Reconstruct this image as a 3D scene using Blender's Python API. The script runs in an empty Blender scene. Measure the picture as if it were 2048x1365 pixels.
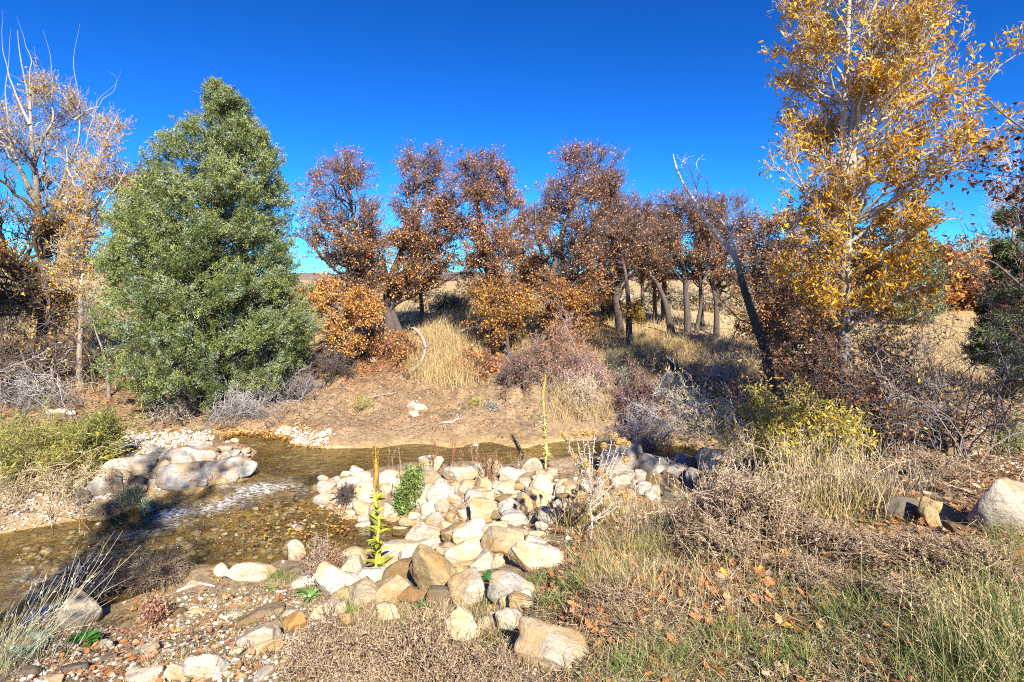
import bpy, bmesh, math
import numpy as np

# ------------------------------------------------------------------ basics
C = bpy.context.scene.collection
F, HV, CU = 1100.0, 560.0, 1024.0          # lens in photo pixels, horizon row, centre column
R = lambda s: np.random.default_rng(s)


def ray(u, v, y):
    u, v, y = np.asarray(u, float), np.asarray(v, float), np.asarray(y, float)
    return np.stack([(u - CU) / F * y, y + 0 * u, -(v - HV) / F * y], -1)


def unit(a):
    return a / np.maximum(np.linalg.norm(a, axis=-1, keepdims=True), 1e-9)


def sstep(a, b, x):
    t = np.clip((x - a) / (b - a), 0, 1)
    return t * t * (3 - 2 * t)


def _h(ix, iy, iz, s):
    h = (ix * 374761393 + iy * 668265263 + iz * 2147483647 + s * 974711) & 0xffffffff
    h = ((h ^ (h >> 13)) * 1274126177) & 0xffffffff
    h = ((h ^ (h >> 16)) * 2246822519) & 0xffffffff
    return ((h ^ (h >> 15)) & 0xffffff) / float(0xffffff)


def noise(p, s=0):
    """value noise in -1..1 on (N,3) points"""
    p = np.asarray(p, float)
    i = np.floor(p).astype(np.int64)
    f = p - i
    f = f * f * (3 - 2 * f)
    r = 0
    for dx in (0, 1):
        for dy in (0, 1):
            for dz in (0, 1):
                w = (f[:, 0] if dx else 1 - f[:, 0]) * (f[:, 1] if dy else 1 - f[:, 1]) * (f[:, 2] if dz else 1 - f[:, 2])
                r = r + w * _h(i[:, 0] + dx, i[:, 1] + dy, i[:, 2] + dz, s)
    return r * 2 - 1


def n2(x, y, s=0):
    return noise(np.stack([x, y, 0 * x], -1), s)


class Geo:
    """collects vertices, faces, colours; builds ONE mesh object"""

    def __init__(self):
        self.V, self.Cc, self.L, self.T, self.M, self.n = [], [], [], [], [], 0

    def add(self, v, f, col, mat=0):
        v = np.asarray(v, float).reshape(-1, 3)
        f = np.asarray(f, np.int64)
        if len(v) == 0 or len(f) == 0:
            return
        col = np.broadcast_to(np.asarray(col, float), v.shape)
        self.V.append(v); self.Cc.append(col)
        self.L.append((f + self.n).ravel()); self.T.append(np.full(len(f), f.shape[1])); self.M.append(np.full(len(f), mat))
        self.n += len(v)

    def build(self, name, mats, parent=None, base=None, smooth=True):
        me = bpy.data.meshes.new(name)
        ob = bpy.data.objects.new(name, me)
        C.objects.link(ob)
        if self.n:
            v = np.concatenate(self.V)
            if base is not None:
                v = v - np.asarray(base)
            l = np.concatenate(self.L); t = np.concatenate(self.T)
            me.vertices.add(len(v)); me.vertices.foreach_set('co', v.astype(np.float32).ravel())
            me.loops.add(len(l)); me.loops.foreach_set('vertex_index', l.astype(np.int32))
            me.polygons.add(len(t))
            me.polygons.foreach_set('loop_start', (np.cumsum(t) - t).astype(np.int32))
            for m in mats:
                me.materials.append(m)
            me.polygons.foreach_set('material_index', np.concatenate(self.M).astype(np.int32))
            me.polygons.foreach_set('use_smooth', np.full(len(t), smooth))
            me.update(calc_edges=True)
            a = me.color_attributes.new('Col', 'FLOAT_COLOR', 'POINT')
            c = np.ones((len(v), 4), np.float32); c[:, :3] = np.concatenate(self.Cc)
            a.data.foreach_set('color', c.ravel())
        if parent is not None:
            ob.parent = parent
        elif base is not None:
            ob.location = [float(q) for q in base]
        return ob


def tag(o, label=None, cat=None, group=None, kind=None):
    for k, val in (('label', label), ('category', cat), ('group', group), ('kind', kind)):
        if val:
            o[k] = val
    return o


def empty(name, loc):
    o = bpy.data.objects.new(name, None)
    o.location = [float(q) for q in loc]
    o.empty_display_size = 0.2
    C.objects.link(o)
    return o


def tubes(g, P, Rr, k, col, mat=0):
    """P (M,N,3) polylines, Rr (M,N) radii"""
    P = np.asarray(P, float)
    if len(P) == 0:
        return
    M, N = P.shape[:2]
    Rr = np.broadcast_to(Rr, (M, N))
    t = np.empty_like(P)
    t[:, 1:-1] = P[:, 2:] - P[:, :-2]; t[:, 0] = P[:, 1] - P[:, 0]; t[:, -1] = P[:, -1] - P[:, -2]
    t = unit(t)
    ref = np.where(np.abs(t[:, :1, 2:3]) > 0.85, np.array([1., 0, 0]), np.array([0, 0, 1.]))
    ref = np.broadcast_to(ref, P.shape)
    s = unit(np.cross(t, ref)); n = np.cross(s, t)
    a = np.arange(k) / k * 2 * math.pi
    v = P[:, :, None] + Rr[:, :, None, None] * (np.cos(a)[:, None] * s[:, :, None] + np.sin(a)[:, None] * n[:, :, None])
    idx = np.arange(M * N * k).reshape(M, N, k)
    nx = np.roll(idx, -1, 2)
    q = np.stack([idx[:, :-1], nx[:, :-1], nx[:, 1:], idx[:, 1:]], -1).reshape(-1, 4)
    col = np.asarray(col, float)
    if col.ndim == 2 and len(col) == M:
        col = np.repeat(col, N * k, 0)
    elif col.ndim == 3:
        col = np.repeat(col.reshape(M * N, 3), k, 0)
    g.add(v.reshape(-1, 3), q, col, mat)


def leaves(g, pos, d, L, W, col, rng, mat=0, fold=.25, curl=.15, flat=None):
    m = len(pos)
    if m == 0:
        return
    t = unit(d)
    rv = rng.normal(size=(m, 3)) if flat is None else flat + .35 * rng.normal(size=(m, 3))
    s = unit(np.cross(t, rv)); n = np.cross(s, t)
    L = np.broadcast_to(L, (m,))[:, None]; W = np.broadcast_to(W, (m,))[:, None]
    mid = pos + t * L * .42
    v = np.stack([pos, mid + s * W * .5 + n * W * fold, mid - s * W * .5 + n * W * fold, pos + t * L + n * L * curl * rng.normal(size=(m, 1))], 1)
    i = np.arange(m)[:, None] * 4
    f = np.concatenate([i + np.array([[0, 2, 3]]), i + np.array([[0, 3, 1]])])
    g.add(v.reshape(-1, 3), f, np.repeat(np.broadcast_to(col, (m, 3)), 4, 0), mat)


def leaves2(g, pos, d, L, W, col, rng, mat=0, fold=.25, curl=.5):
    """longer leaves with a bent, twisted blade (three panels)"""
    m = len(pos)
    if m == 0:
        return
    t = unit(d)
    s = unit(np.cross(t, rng.normal(size=(m, 3)))); n = np.cross(s, t)
    L = np.broadcast_to(L, (m,))[:, None]; W = np.broadcast_to(W, (m,))[:, None] * rng.uniform(.7, 1.2, (m, 1))
    k = rng.normal(0, curl, (m, 1)); tw = rng.normal(0, .5, (m, 1))
    at = lambda x: pos + t * L * x + n * L * k * x * x
    s2 = unit(s + n * tw)
    V = np.stack([pos, at(.35) + s * W * .46, at(.35) - s * W * .46, at(.68) + s2 * W * .38, at(.68) - s2 * W * .38, at(1.)], 1)
    i = np.arange(m)[:, None] * 6
    g.add(V.reshape(-1, 3), np.concatenate([i + np.array([[0, 2, 1]]), i + np.array([[3, 4, 5]])]), np.repeat(np.broadcast_to(col, (m, 3)), 6, 0), mat)
    j = g.n - m * 6
    g.L.append((i + np.array([[1, 2, 4, 3]]) + j).ravel()); g.T.append(np.full(m, 4)); g.M.append(np.full(m, mat))


def lobed(g, pos, L, col, rng, mat=0):
    """lobed oak leaves lying about flat on the ground"""
    m = len(pos)
    ts = np.array([0, .1, .2, .3, .38, .5, .58, .72, .8, 1.0])
    ws = np.array([.02, .03, .13, .25, .12, .34, .14, .27, .17, .03])
    k = len(ts)
    a = rng.uniform(0, 6.283, m)
    t = np.stack([np.cos(a), np.sin(a), rng.normal(0, .25, m)], -1); t = unit(t)
    up = unit(np.array([0, 0, 1.]) + .45 * rng.normal(size=(m, 3)))
    s = unit(np.cross(t, up)); n = np.cross(s, t)
    cu = rng.uniform(-.3, .6, (m, 1, 1)); fo = rng.uniform(-.1, .5, (m, 1, 1))
    L = L[:, None, None]
    ctr = pos[:, None] + t[:, None] * (ts[None, :, None] * L) + n[:, None] * (cu * L * (ts[None, :, None] - .5) ** 2)
    off = s[:, None] * (ws[None, :, None] * L) + 0 * ctr
    lift = n[:, None] * (ws[None, :, None] * L * fo)
    v = np.stack([ctr + off + lift, ctr, ctr - off + lift], 2).reshape(-1, 3)
    i = np.arange(m)[:, None] * (3 * k)
    f = []
    for j in range(k - 1):
        b = j * 3
        f += [i + np.array([[b, b + 1, b + 4, b + 3]]), i + np.array([[b + 1, b + 2, b + 5, b + 4]])]
    g.add(v, np.concatenate(f), np.repeat(col, 3 * k, 0), mat)


# ------------------------------------------------------------------ materials
def mat(name):
    m = bpy.data.materials.new(name)
    m.use_nodes = True
    nt = m.node_tree
    nt.nodes.clear()
    N = lambda t, **k: _n(nt, t, k)
    out = N('ShaderNodeOutputMaterial')
    return m, nt, N, out


def _n(nt, t, k):
    nd = nt.nodes.new(t)
    for a, b in k.items():
        if a in nd.bl_rna.properties:
            setattr(nd, a, b)
        else:
            nd.inputs[a.replace('_', ' ')].default_value = b
    return nd


def mixc(N, nt, fac, a, b, mode='MIX'):
    m = N('ShaderNodeMix', data_type='RGBA', blend_type=mode)
    for sock, val in ((m.inputs[0], fac), (m.inputs[6], a), (m.inputs[7], b)):
        if isinstance(val, bpy.types.NodeSocket):
            nt.links.new(val, sock)
        else:
            sock.default_value = val if not isinstance(val, tuple) else (*val, 1)
    return m.outputs[2]


def ramp(N, nt, src, stops):
    r = N('ShaderNodeValToRGB')
    while len(r.color_ramp.elements) < len(stops):
        r.color_ramp.elements.new(.5)
    for e, (p, c) in zip(r.color_ramp.elements, stops):
        e.position = p
        e.color = (c, c, c, 1) if not isinstance(c, tuple) else (*c, 1)
    nt.links.new(src, r.inputs[0])
    return r.outputs[0]


def noise_node(N, nt, vec, scale, detail=6, rough=.6):
    n = N('ShaderNodeTexNoise', Scale=scale, Detail=detail, Roughness=rough)
    if vec is not None:
        nt.links.new(vec, n.inputs['Vector'])
    return n.outputs[0]


def leaf_mat(name, trans=.3, rough=.6, spec=.25):
    m, nt, N, out = mat(name)
    at = N('ShaderNodeAttribute', attribute_name='Col')
    geo = N('ShaderNodeNewGeometry')
    ns = noise_node(N, nt, geo.outputs['Position'], 60, 3)
    col = mixc(N, nt, .5, at.outputs['Color'], ramp(N, nt, ns, [(.3, .55), (.7, 1.35)]), 'MULTIPLY')
    p = N('ShaderNodeBsdfPrincipled', Roughness=rough)
    p.inputs['Specular IOR Level'].default_value = spec
    nt.links.new(col, p.inputs['Base Color'])
    tr = N('ShaderNodeBsdfTranslucent')
    nt.links.new(col, tr.inputs['Color'])
    mx = N('ShaderNodeMixShader')
    mx.inputs[0].default_value = trans
    nt.links.new(p.outputs[0], mx.inputs[1]); nt.links.new(tr.outputs[0], mx.inputs[2])
    nt.links.new(mx.outputs[0], out.inputs[0])
    return m


def bark_mat(name, scale=30, bump=.5):
    m, nt, N, out = mat(name)
    at = N('ShaderNodeAttribute', attribute_name='Col')
    geo = N('ShaderNodeNewGeometry')
    mp = N('ShaderNodeMapping')
    mp.inputs['Scale'].default_value = (1, 1, .3)
    nt.links.new(geo.outputs['Position'], mp.inputs[0])
    ns = noise_node(N, nt, mp.outputs[0], scale, 8, .7)
    col = mixc(N, nt, .8, at.outputs['Color'], ramp(N, nt, ns, [(.3, .45), (.5, 1.0), (.7, 1.45)]), 'MULTIPLY')
    p = N('ShaderNodeBsdfPrincipled', Roughness=.9)
    p.inputs['Specular IOR Level'].default_value = .15
    nt.links.new(col, p.inputs['Base Color'])
    b = N('ShaderNodeBump', Strength=bump, Distance=.02)
    nt.links.new(ns, b.inputs['Height']); nt.links.new(b.outputs[0], p.inputs['Normal'])
    nt.links.new(p.outputs[0], out.inputs[0])
    return m


def rock_mat():
    m, nt, N, out = mat('sandstone')
    oi = N('ShaderNodeObjectInfo')
    tc = N('ShaderNodeTexCoord')
    ad = N('ShaderNodeVectorMath', operation='MULTIPLY_ADD')
    ad.inputs[1].default_value = (37, 23, 51)
    cb = N('ShaderNodeCombineXYZ')
    for i in range(3):
        nt.links.new(oi.outputs['Random'], cb.inputs[i])
    nt.links.new(cb.outputs[0], ad.inputs[0]); nt.links.new(tc.outputs['Object'], ad.inputs[2])
    v = ad.outputs[0]
    big = noise_node(N, nt, v, 3.5, 5)
    mid = noise_node(N, nt, v, 11, 8, .68)
    fine = noise_node(N, nt, v, 70, 6, .7)
    c = mixc(N, nt, .8, oi.outputs['Color'], ramp(N, nt, mid, [(.3, .42), (.46, .9), (.55, 1.05), (.72, 1.25)]), 'MULTIPLY')
    ochre = mixc(N, nt, 1.0, oi.outputs['Color'], (.98, .74, .45), 'MULTIPLY')
    c = mixc(N, nt, ramp(N, nt, big, [(.48, 0.), (.6, .85)]), c, ochre)
    # strata: thin darker bands
    wv = N('ShaderNodeTexWave', Scale=7.0, Distortion=6.0, Detail=4.0)
    wv.bands_direction = 'Z'
    nt.links.new(v, wv.inputs['Vector'])
    c = mixc(N, nt, ramp(N, nt, wv.outputs[0], [(.0, .22), (.2, 0.)]), c, (.16, .12, .08))
    # dark lichen and dirt specks
    vo = N('ShaderNodeTexVoronoi', Scale=26.0)
    nt.links.new(v, vo.inputs['Vector'])
    sp = mixc(N, nt, 1.0, ramp(N, nt, vo.outputs[0], [(.10, 1.), (.22, 0.)]), ramp(N, nt, mid, [(.5, 0.), (.62, .8)]), 'MULTIPLY')
    c = mixc(N, nt, sp, c, (.1, .085, .06))
    c = mixc(N, nt, .5, c, ramp(N, nt, fine, [(.3, .65), (.7, 1.3)]), 'MULTIPLY')
    p = N('ShaderNodeBsdfPrincipled', Roughness=.92)
    p.inputs['Specular IOR Level'].default_value = .2
    nt.links.new(c, p.inputs['Base Color'])
    sm = N('ShaderNodeMath', operation='MULTIPLY_ADD')
    nt.links.new(fine, sm.inputs[0]); sm.inputs[1].default_value = .35; nt.links.new(mid, sm.inputs[2])
    b = N('ShaderNodeBump', Strength=1.0, Distance=.03)
    nt.links.new(sm.outputs[0], b.inputs['Height']); nt.links.new(b.outputs[0], p.inputs['Normal'])
    nt.links.new(p.outputs[0], out.inputs[0])
    return m


def ground_mat():
    m, nt, N, out = mat('soil')
    at = N('ShaderNodeAttribute', attribute_name='Col')
    geo = N('ShaderNodeNewGeometry')
    P = geo.outputs['Position']
    a = noise_node(N, nt, P, 2.2, 8, .65)
    b_ = noise_node(N, nt, P, 14, 8, .7)
    f = noise_node(N, nt, P, 90, 6, .7)
    c = mixc(N, nt, .7, at.outputs['Color'], ramp(N, nt, a, [(.3, .65), (.7, 1.3)]), 'MULTIPLY')
    c = mixc(N, nt, .8, c, ramp(N, nt, b_, [(.32, .55), (.5, 1.), (.68, 1.4)]), 'MULTIPLY')
    c = mixc(N, nt, .7, c, ramp(N, nt, f, [(.35, .6), (.65, 1.4)]), 'MULTIPLY')
    vo = N('ShaderNodeTexVoronoi', Scale=38.0)
    nt.links.new(P, vo.inputs['Vector'])
    pe = mixc(N, nt, 1.0, ramp(N, nt, vo.outputs[0], [(.16, 1.), (.24, 0.)]), ramp(N, nt, b_, [(.5, 0.), (.58, .8)]), 'MULTIPLY')
    c = mixc(N, nt, pe, c, (.5, .43, .33))
    p = N('ShaderNodeBsdfPrincipled', Roughness=.95)
    p.inputs['Specular IOR Level'].default_value = .15
    nt.links.new(c, p.inputs['Base Color'])
    s = N('ShaderNodeMath', operation='MULTIPLY_ADD')
    nt.links.new(f, s.inputs[0]); s.inputs[1].default_value = .4; nt.links.new(b_, s.inputs[2])
    b = N('ShaderNodeBump', Strength=.9, Distance=.04)
    nt.links.new(s.outputs[0], b.inputs['Height']); nt.links.new(b.outputs[0], p.inputs['Normal'])
    nt.links.new(p.outputs[0], out.inputs[0])
    return m


def water_mat():
    m, nt, N, out = mat('creek_water')
    geo = N('ShaderNodeNewGeometry')
    at = N('ShaderNodeAttribute', attribute_name='Col')      # r = foam, g = roughness of the flow
    sep = N('ShaderNodeSeparateColor')
    nt.links.new(at.outputs['Color'], sep.inputs[0])
    mp = N('ShaderNodeMapping')
    mp.inputs['Rotation'].default_value = (0, 0, math.radians(-38))
    mp.inputs['Scale'].default_value = (1.0, 3.0, 1)
    nt.links.new(geo.outputs['Position'], mp.inputs[0])
    a = noise_node(N, nt, mp.outputs[0], 3.2, 6, .6)
    f = noise_node(N, nt, mp.outputs[0], 17, 9, .72)
    hh = N('ShaderNodeMath', operation='MULTIPLY_ADD')
    nt.links.new(f, hh.inputs[0]); hh.inputs[1].default_value = .45; nt.links.new(a, hh.inputs[2])
    st = N('ShaderNodeMath', operation='MULTIPLY_ADD')
    nt.links.new(sep.outputs[1], st.inputs[0]); st.inputs[1].default_value = .8; st.inputs[2].default_value = .1
    b = N('ShaderNodeBump', Distance=.12)
    nt.links.new(st.outputs[0], b.inputs['Strength']); nt.links.new(hh.outputs[0], b.inputs['Height'])
    fr = N('ShaderNodeFresnel', IOR=1.33)
    nt.links.new(b.outputs[0], fr.inputs['Normal'])
    tr = N('ShaderNodeBsdfTransparent', Color=(.93, .88, .68, 1))
    gl = N('ShaderNodeBsdfGlossy', Roughness=.04)
    nt.links.new(b.outputs[0], gl.inputs['Normal'])
    mx = N('ShaderNodeMixShader')
    nt.links.new(fr.outputs[0], mx.inputs[0]); nt.links.new(tr.outputs[0], mx.inputs[1]); nt.links.new(gl.outputs[0], mx.inputs[2])
    fo = N('ShaderNodeMath', operation='MULTIPLY')
    nt.links.new(sep.outputs[0], fo.inputs[0])
    nt.links.new(ramp(N, nt, f, [(.46, 0.), (.66, 1.)]), fo.inputs[1])
    df = N('ShaderNodeBsdfDiffuse', Color=(.8, .83, .86, 1))
    m2 = N('ShaderNodeMixShader')
    nt.links.new(fo.outputs[0], m2.inputs[0]); nt.links.new(mx.outputs[0], m2.inputs[1]); nt.links.new(df.outputs[0], m2.inputs[2])
    nt.links.new(m2.outputs[0], out.inputs[0])
    return m


LEAF = leaf_mat('leaf')
NEEDLE = leaf_mat('juniper_scale', .15, .7, .2)
STRAW = leaf_mat('straw', .3, .6, .3)
BARK = bark_mat('bark')
ROCK = rock_mat()
SOIL = ground_mat()
WATER = water_mat()

# ------------------------------------------------------------------ camera, sun, sky
sc = bpy.context.scene
cam = bpy.data.cameras.new('camera')
cam.sensor_width = 36
cam.lens = 36 * F / 2048
cam.shift_y = -(682.5 - HV) / 2048
cam.clip_start, cam.clip_end = .05, 20000
co = bpy.data.objects.new('camera', cam)
co.rotation_euler = (math.pi / 2, 0, 0)
C.objects.link(co)
sc.camera = co

AZ, EL = math.radians(164.5), math.radians(37)
SUN = np.array([math.sin(AZ) * math.cos(EL), math.cos(AZ) * math.cos(EL), math.sin(EL)])
sl = bpy.data.lights.new('sun', 'SUN')
sl.energy, sl.angle, sl.color = 5.0, math.radians(.55), (1, .92, .78)
so = bpy.data.objects.new('sun', sl)
from mathutils import Vector
so.rotation_euler = Vector(SUN).to_track_quat('Z', 'Y').to_euler()
so.location = (4, -12, 12)
C.objects.link(so)

w = bpy.data.worlds.new('World')
sc.world = w
w.use_nodes = True
nt = w.node_tree
bg = nt.nodes['Background']
sky = nt.nodes.new('ShaderNodeTexSky')
sky.sky_type = 'NISHITA'
sky.sun_disc = False
sky.sun_elevation, sky.sun_rotation = EL, AZ
sky.altitude, sky.air_density, sky.dust_density, sky.ozone_density = 1900, 1.0, .15, 4.0
hs = nt.nodes.new('ShaderNodeHueSaturation')
hs.inputs['Saturation'].default_value = 1.15
hs.inputs['Hue'].default_value = .497
nt.links.new(sky.outputs[0], hs.inputs['Color'])
tint = nt.nodes.new('ShaderNodeMix')
tint.data_type, tint.blend_type = 'RGBA', 'MULTIPLY'
tint.inputs[0].default_value = 1
tint.inputs[7].default_value = (1.15, 3.9, 6.0, 1)
dim = nt.nodes.new('ShaderNodeMix')
dim.data_type, dim.blend_type = 'RGBA', 'MULTIPLY'
dim.inputs[0].default_value = 1
dim.inputs[7].default_value = (.2, .2, .2, 1)
gam = nt.nodes.new('ShaderNodeGamma')
gam.inputs[1].default_value = 1.35
nt.links.new(hs.outputs[0], dim.inputs[6])
nt.links.new(dim.outputs[2], gam.inputs[0])
nt.links.new(gam.outputs[0], tint.inputs[6])
nt.links.new(tint.outputs[2], bg.inputs[0])
bg.inputs[1].default_value = .08
sc.view_settings.view_transform = 'Standard'
sc.view_settings.look = 'None'
sc.view_settings.exposure = 1.1
sc.view_settings.gamma = 1
sc.cycles.max_bounces = 5
sc.cycles.diffuse_bounces = 3
sc.cycles.transparent_max_bounces = 12
sc.cycles.use_denoising = False
sc.cycles.filter_width = 1.05
sc.cycles.caustics_reflective = False
sc.cycles.caustics_refractive = False

# ------------------------------------------------------------------ the lie of the land


def water_z(x, y):
    lo = 1 - sstep(6.3, 7.2, y)
    return -2.55 - .15 * lo - .12 * lo * sstep(2.5, 5.5, -x)


def G(u, v, z):
    y = -z * F / (v - HV)
    return ((u - CU) / F * y, y, z)


def GW(u, v, dz):
    z = -2.6
    for _ in range(12):
        x, y, _z = G(u, v, z)
        z = float(water_z(np.array(x), np.array(y)))
    return (x, y, z + dz)


ctrl = []
for u, v, z in [
    # near bank, from right to left
    (2048, 1365, -1.5), (1500, 1365, -1.6), (1000, 1365, -1.78), (700, 1365, -1.95), (500, 1365, -2.05), (250, 1365, -2.25), (0, 1365, -2.35),
    (2048, 1200, -1.45), (1700, 1200, -1.55), (1300, 1200, -1.7), (1100, 1200, -1.9), (900, 1230, -2.1), (650, 1240, -2.28), (450, 1210, -2.55), (300, 1290, -2.5), (130, 1300, -2.55),
    (2048, 1050, -1.5), (1700, 1060, -1.65), (1450, 1060, -1.8), (1250, 1080, -2.02), (1100, 1080, -2.28), (900, 1100, -2.45), (760, 1170, -2.4), (620, 1170, -2.55),
    (1250, 1000, -2.2), (1100, 1000, -2.42), (950, 1000, -2.5), (850, 1000, -2.52), (760, 1000, -2.58), (900, 945, -2.47), (1000, 940, -2.45), (1100, 930, -2.45), (1180, 930, -2.4),
    (1350, 1010, -2.3), (1500, 980, -2.0), (1600, 1000, -1.85), (1800, 960, -1.85), (2048, 920, -1.8), (1900, 890, -2.1), (1700, 900, -2.2), (1500, 925, -2.3),
    (1400, 880, -2.45), (1550, 860, -2.3), (1750, 850, -2.1),
    # far bank
    (600, 840, -2.38), (800, 868, -2.47), 
    (250, 840, -2.5), (100, 845, -2.5), (0, 850, -2.45), (400, 840, -2.45), (230, 878, -2.5), (330, 880, -2.51), (80, 890, -2.5), (150, 930, -2.52), (0, 940, -2.48), (60, 990, -2.55), (0, 1020, -2.6),
]:
    ctrl.append(G(u, v, z))
for u, v, y in [
    (600, 790, 10.4), (700, 780, 10.6), (900, 785, 10.6), (830, 740, 11.5), (650, 740, 11.5), (860, 690, 13), (1000, 680, 13.2), (1100, 705, 12.5),
    (1250, 765, 10.2), (1350, 705, 12.5), (1300, 680, 13.4), (1450, 720, 11.8), (1420, 790, 9.6), (1600, 790, 8.8), (350, 800, 11), (200, 785, 11), (50, 760, 12), (150, 710, 14), (450, 740, 13),
    (900, 612, 25), (1300, 645, 16), (1300, 615, 22), (700, 650, 16), (300, 612, 25), (100, 618, 22), (1000, 582, 45), (500, 582, 45), (1500, 582, 45), (0, 600, 26), (-400, 610, 22), (-600, 760, 12),
    (1800, 800, 8.0), (2000, 790, 8.6), (1900, 705, 13), (1900, 602, 26), (2300, 700, 12), (2300, 600, 25), (1850, 840, 7.2), (2100, 850, 7),
]:
    ctrl.append(tuple(ray(u, v, y)))
for u in range(930, 1420, 60):
    ctrl.append(tuple(ray(u, 858, 8.95)))
    ctrl.append(tuple(ray(u, 832, 9.2)))
for x, y, z in [(-6, 0, -2.0), (0, 0, -1.7), (6, 0, -1.5), (-8, -6, -1.8), (0, -6, -1.5), (8, -6, -1.4), (-20, 4, -2.2), (20, 4, -1.5), (-25, -20, -1.7), (25, -20, -1.5), (0, -25, -1.6), (0, 70, -1), (60, 60, -1), (-60, 60, -1)]:
    ctrl.append((x, y, z))
bed = [(480, 876), (560, 884), (530, 905), (600, 910), (700, 918), (850, 915), (1000, 912), (1080, 905), (600, 945), (560, 960), (500, 985), (560, 1000), (400, 1010), (300, 1050), (200, 1070), (100, 1090), (0, 1110), (450, 1080),
       (350, 1100), (500, 1120), (250, 1130), (120, 1180), (30, 1220), (680, 1095), (640, 1098), (770, 1072), (1180, 895), (1260, 900), (1340, 902), (-200, 1180), (-400, 1250)]
shore = [(430, 864), (500, 862), (560, 870), (590, 886), (640, 894), (750, 895), (900, 894), (1050, 895), (1100, 884), (660, 962), (700, 952), (740, 945), (830, 930), (950, 924), (1050, 924), (1090, 920), (400, 872), (440, 882), (470, 893),
         (510, 905), (505, 938), (480, 960), (400, 978), (330, 988), (280, 1006), (200, 1022), (100, 1047), (0, 1066), (-200, 1110), (440, 1138), (560, 1128), (610, 1128), (690, 1122), (760, 1092), (820, 1082),
         (380, 1142), (340, 1175), (260, 1215), (190, 1235), (80, 1250), (0, 1280), (-200, 1340), (1180, 880), (1260, 884), (1340, 890), (1200, 915), (1300, 915)]
for u, v in bed:
    ctrl.append(GW(u, v, -.17))
for u, v in shore:
    ctrl.append(GW(u, v, .03))
for u, v in [(600, 1035), (560, 1055), (650, 1030), (620, 1062), (690, 1050)]:
    ctrl.append(GW(u, v, -.035))
ctrl = np.array(ctrl)


def tps(P, z, lam):
    n = len(P)
    K = _tk(P, P) + lam * np.eye(n)
    A = np.zeros((n + 3, n + 3)); A[:n, :n] = K
    A[:n, n] = 1; A[:n, n + 1:] = P; A[n:, :n] = A[:n, n:].T
    return np.linalg.solve(A, np.concatenate([z, [0, 0, 0]]))


def _tk(a, b):
    d2 = ((a[:, None] - b[None]) ** 2).sum(-1)
    return .5 * d2 * np.log(d2 + 1e-9)


CP, cz = ctrl[:, :2], ctrl[:, 2]
coef = tps(CP, cz, .002)


def axis(a, b, step, far, grow):
    mid = list(np.arange(a, b + 1e-6, step))
    lo, s = [], step
    while (lo[-1] if lo else a) > -far:
        s *= grow; lo.append((lo[-1] if lo else a) - s)
    hi, s = [], step
    while (hi[-1] if hi else b) < far:
        s *= grow; hi.append((hi[-1] if hi else b) + s)
    return np.array(lo[::-1] + mid + hi)


XS = axis(-8.5, 8.5, .055, 900, 1.16)
YS = axis(1.2, 12.5, .055, 2500, 1.14)
gx, gy = np.meshgrid(XS, YS, indexing='ij')
fx, fy = gx.ravel(), gy.ravel()
cx_, cy_ = np.clip(fx, -60, 60), np.clip(fy, -25, 70)
hz = np.empty(len(fx))
for a in range(0, len(fx), 20000):
    q = np.stack([cx_[a:a + 20000], cy_[a:a + 20000]], -1)
    hz[a:a + 20000] = _tk(q, CP) @ coef[:-3] + coef[-3] + q @ coef[-2:]
far_ = np.maximum(sstep(25, 60, np.abs(fx)), np.maximum(sstep(40, 70, fy), sstep(10, 25, -fy)))
hz = hz * (1 - far_) + far_ * -1.0
wz = water_z(fx, fy)
dry = sstep(-.05, .15, hz - wz)
hz += (.035 * n2(fx * 1.7, fy * 1.7, 1) + .022 * n2(fx * 5, fy * 5, 2) + .012 * n2(fx * 13, fy * 13, 3)) * (.35 + .65 * dry)
bnk = sstep(8.7, 9.6, fy) * (1 - sstep(12.5, 14, fy))
hz += bnk * (-.16 * np.clip(1 - np.abs(n2(fx * 1.1 + .3 * n2(fx * 3, fy * 2, 8), fy * .45, 9)) * 3.2, 0, 1) + .07 * n2(fx * 3.1, fy * 2.2, 10) + .035 * n2(fx * 7, fy * 6, 16) + .022 * n2(fx * 17, fy * 15, 13))
nearb = (1 - sstep(5.5, 6.5, fy)) * sstep(-8, -6, fy)
hz += nearb * dry * (.02 * n2(fx * 9, fy * 9, 14) + .012 * n2(fx * 21, fy * 21, 15))
hz += .25 * n2(fx * .12, fy * .12, 4) * sstep(14, 40, np.hypot(fx, fy))
HZ = hz.reshape(gx.shape)


def height(x, y):
    x, y = np.asarray(x, float), np.asarray(y, float)
    i = np.clip(np.searchsorted(XS, x) - 1, 0, len(XS) - 2); j = np.clip(np.searchsorted(YS, y) - 1, 0, len(YS) - 2)
    a = np.clip((x - XS[i]) / (XS[i + 1] - XS[i]), 0, 1); b = np.clip((y - YS[j]) / (YS[j + 1] - YS[j]), 0, 1)
    return HZ[i, j] * (1 - a) * (1 - b) + HZ[i + 1, j] * a * (1 - b) + HZ[i, j + 1] * (1 - a) * b + HZ[i + 1, j + 1] * a * b


STEPS = np.concatenate([np.arange(1.5, 16, .03), np.geomspace(16, 400, 200)])


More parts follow.
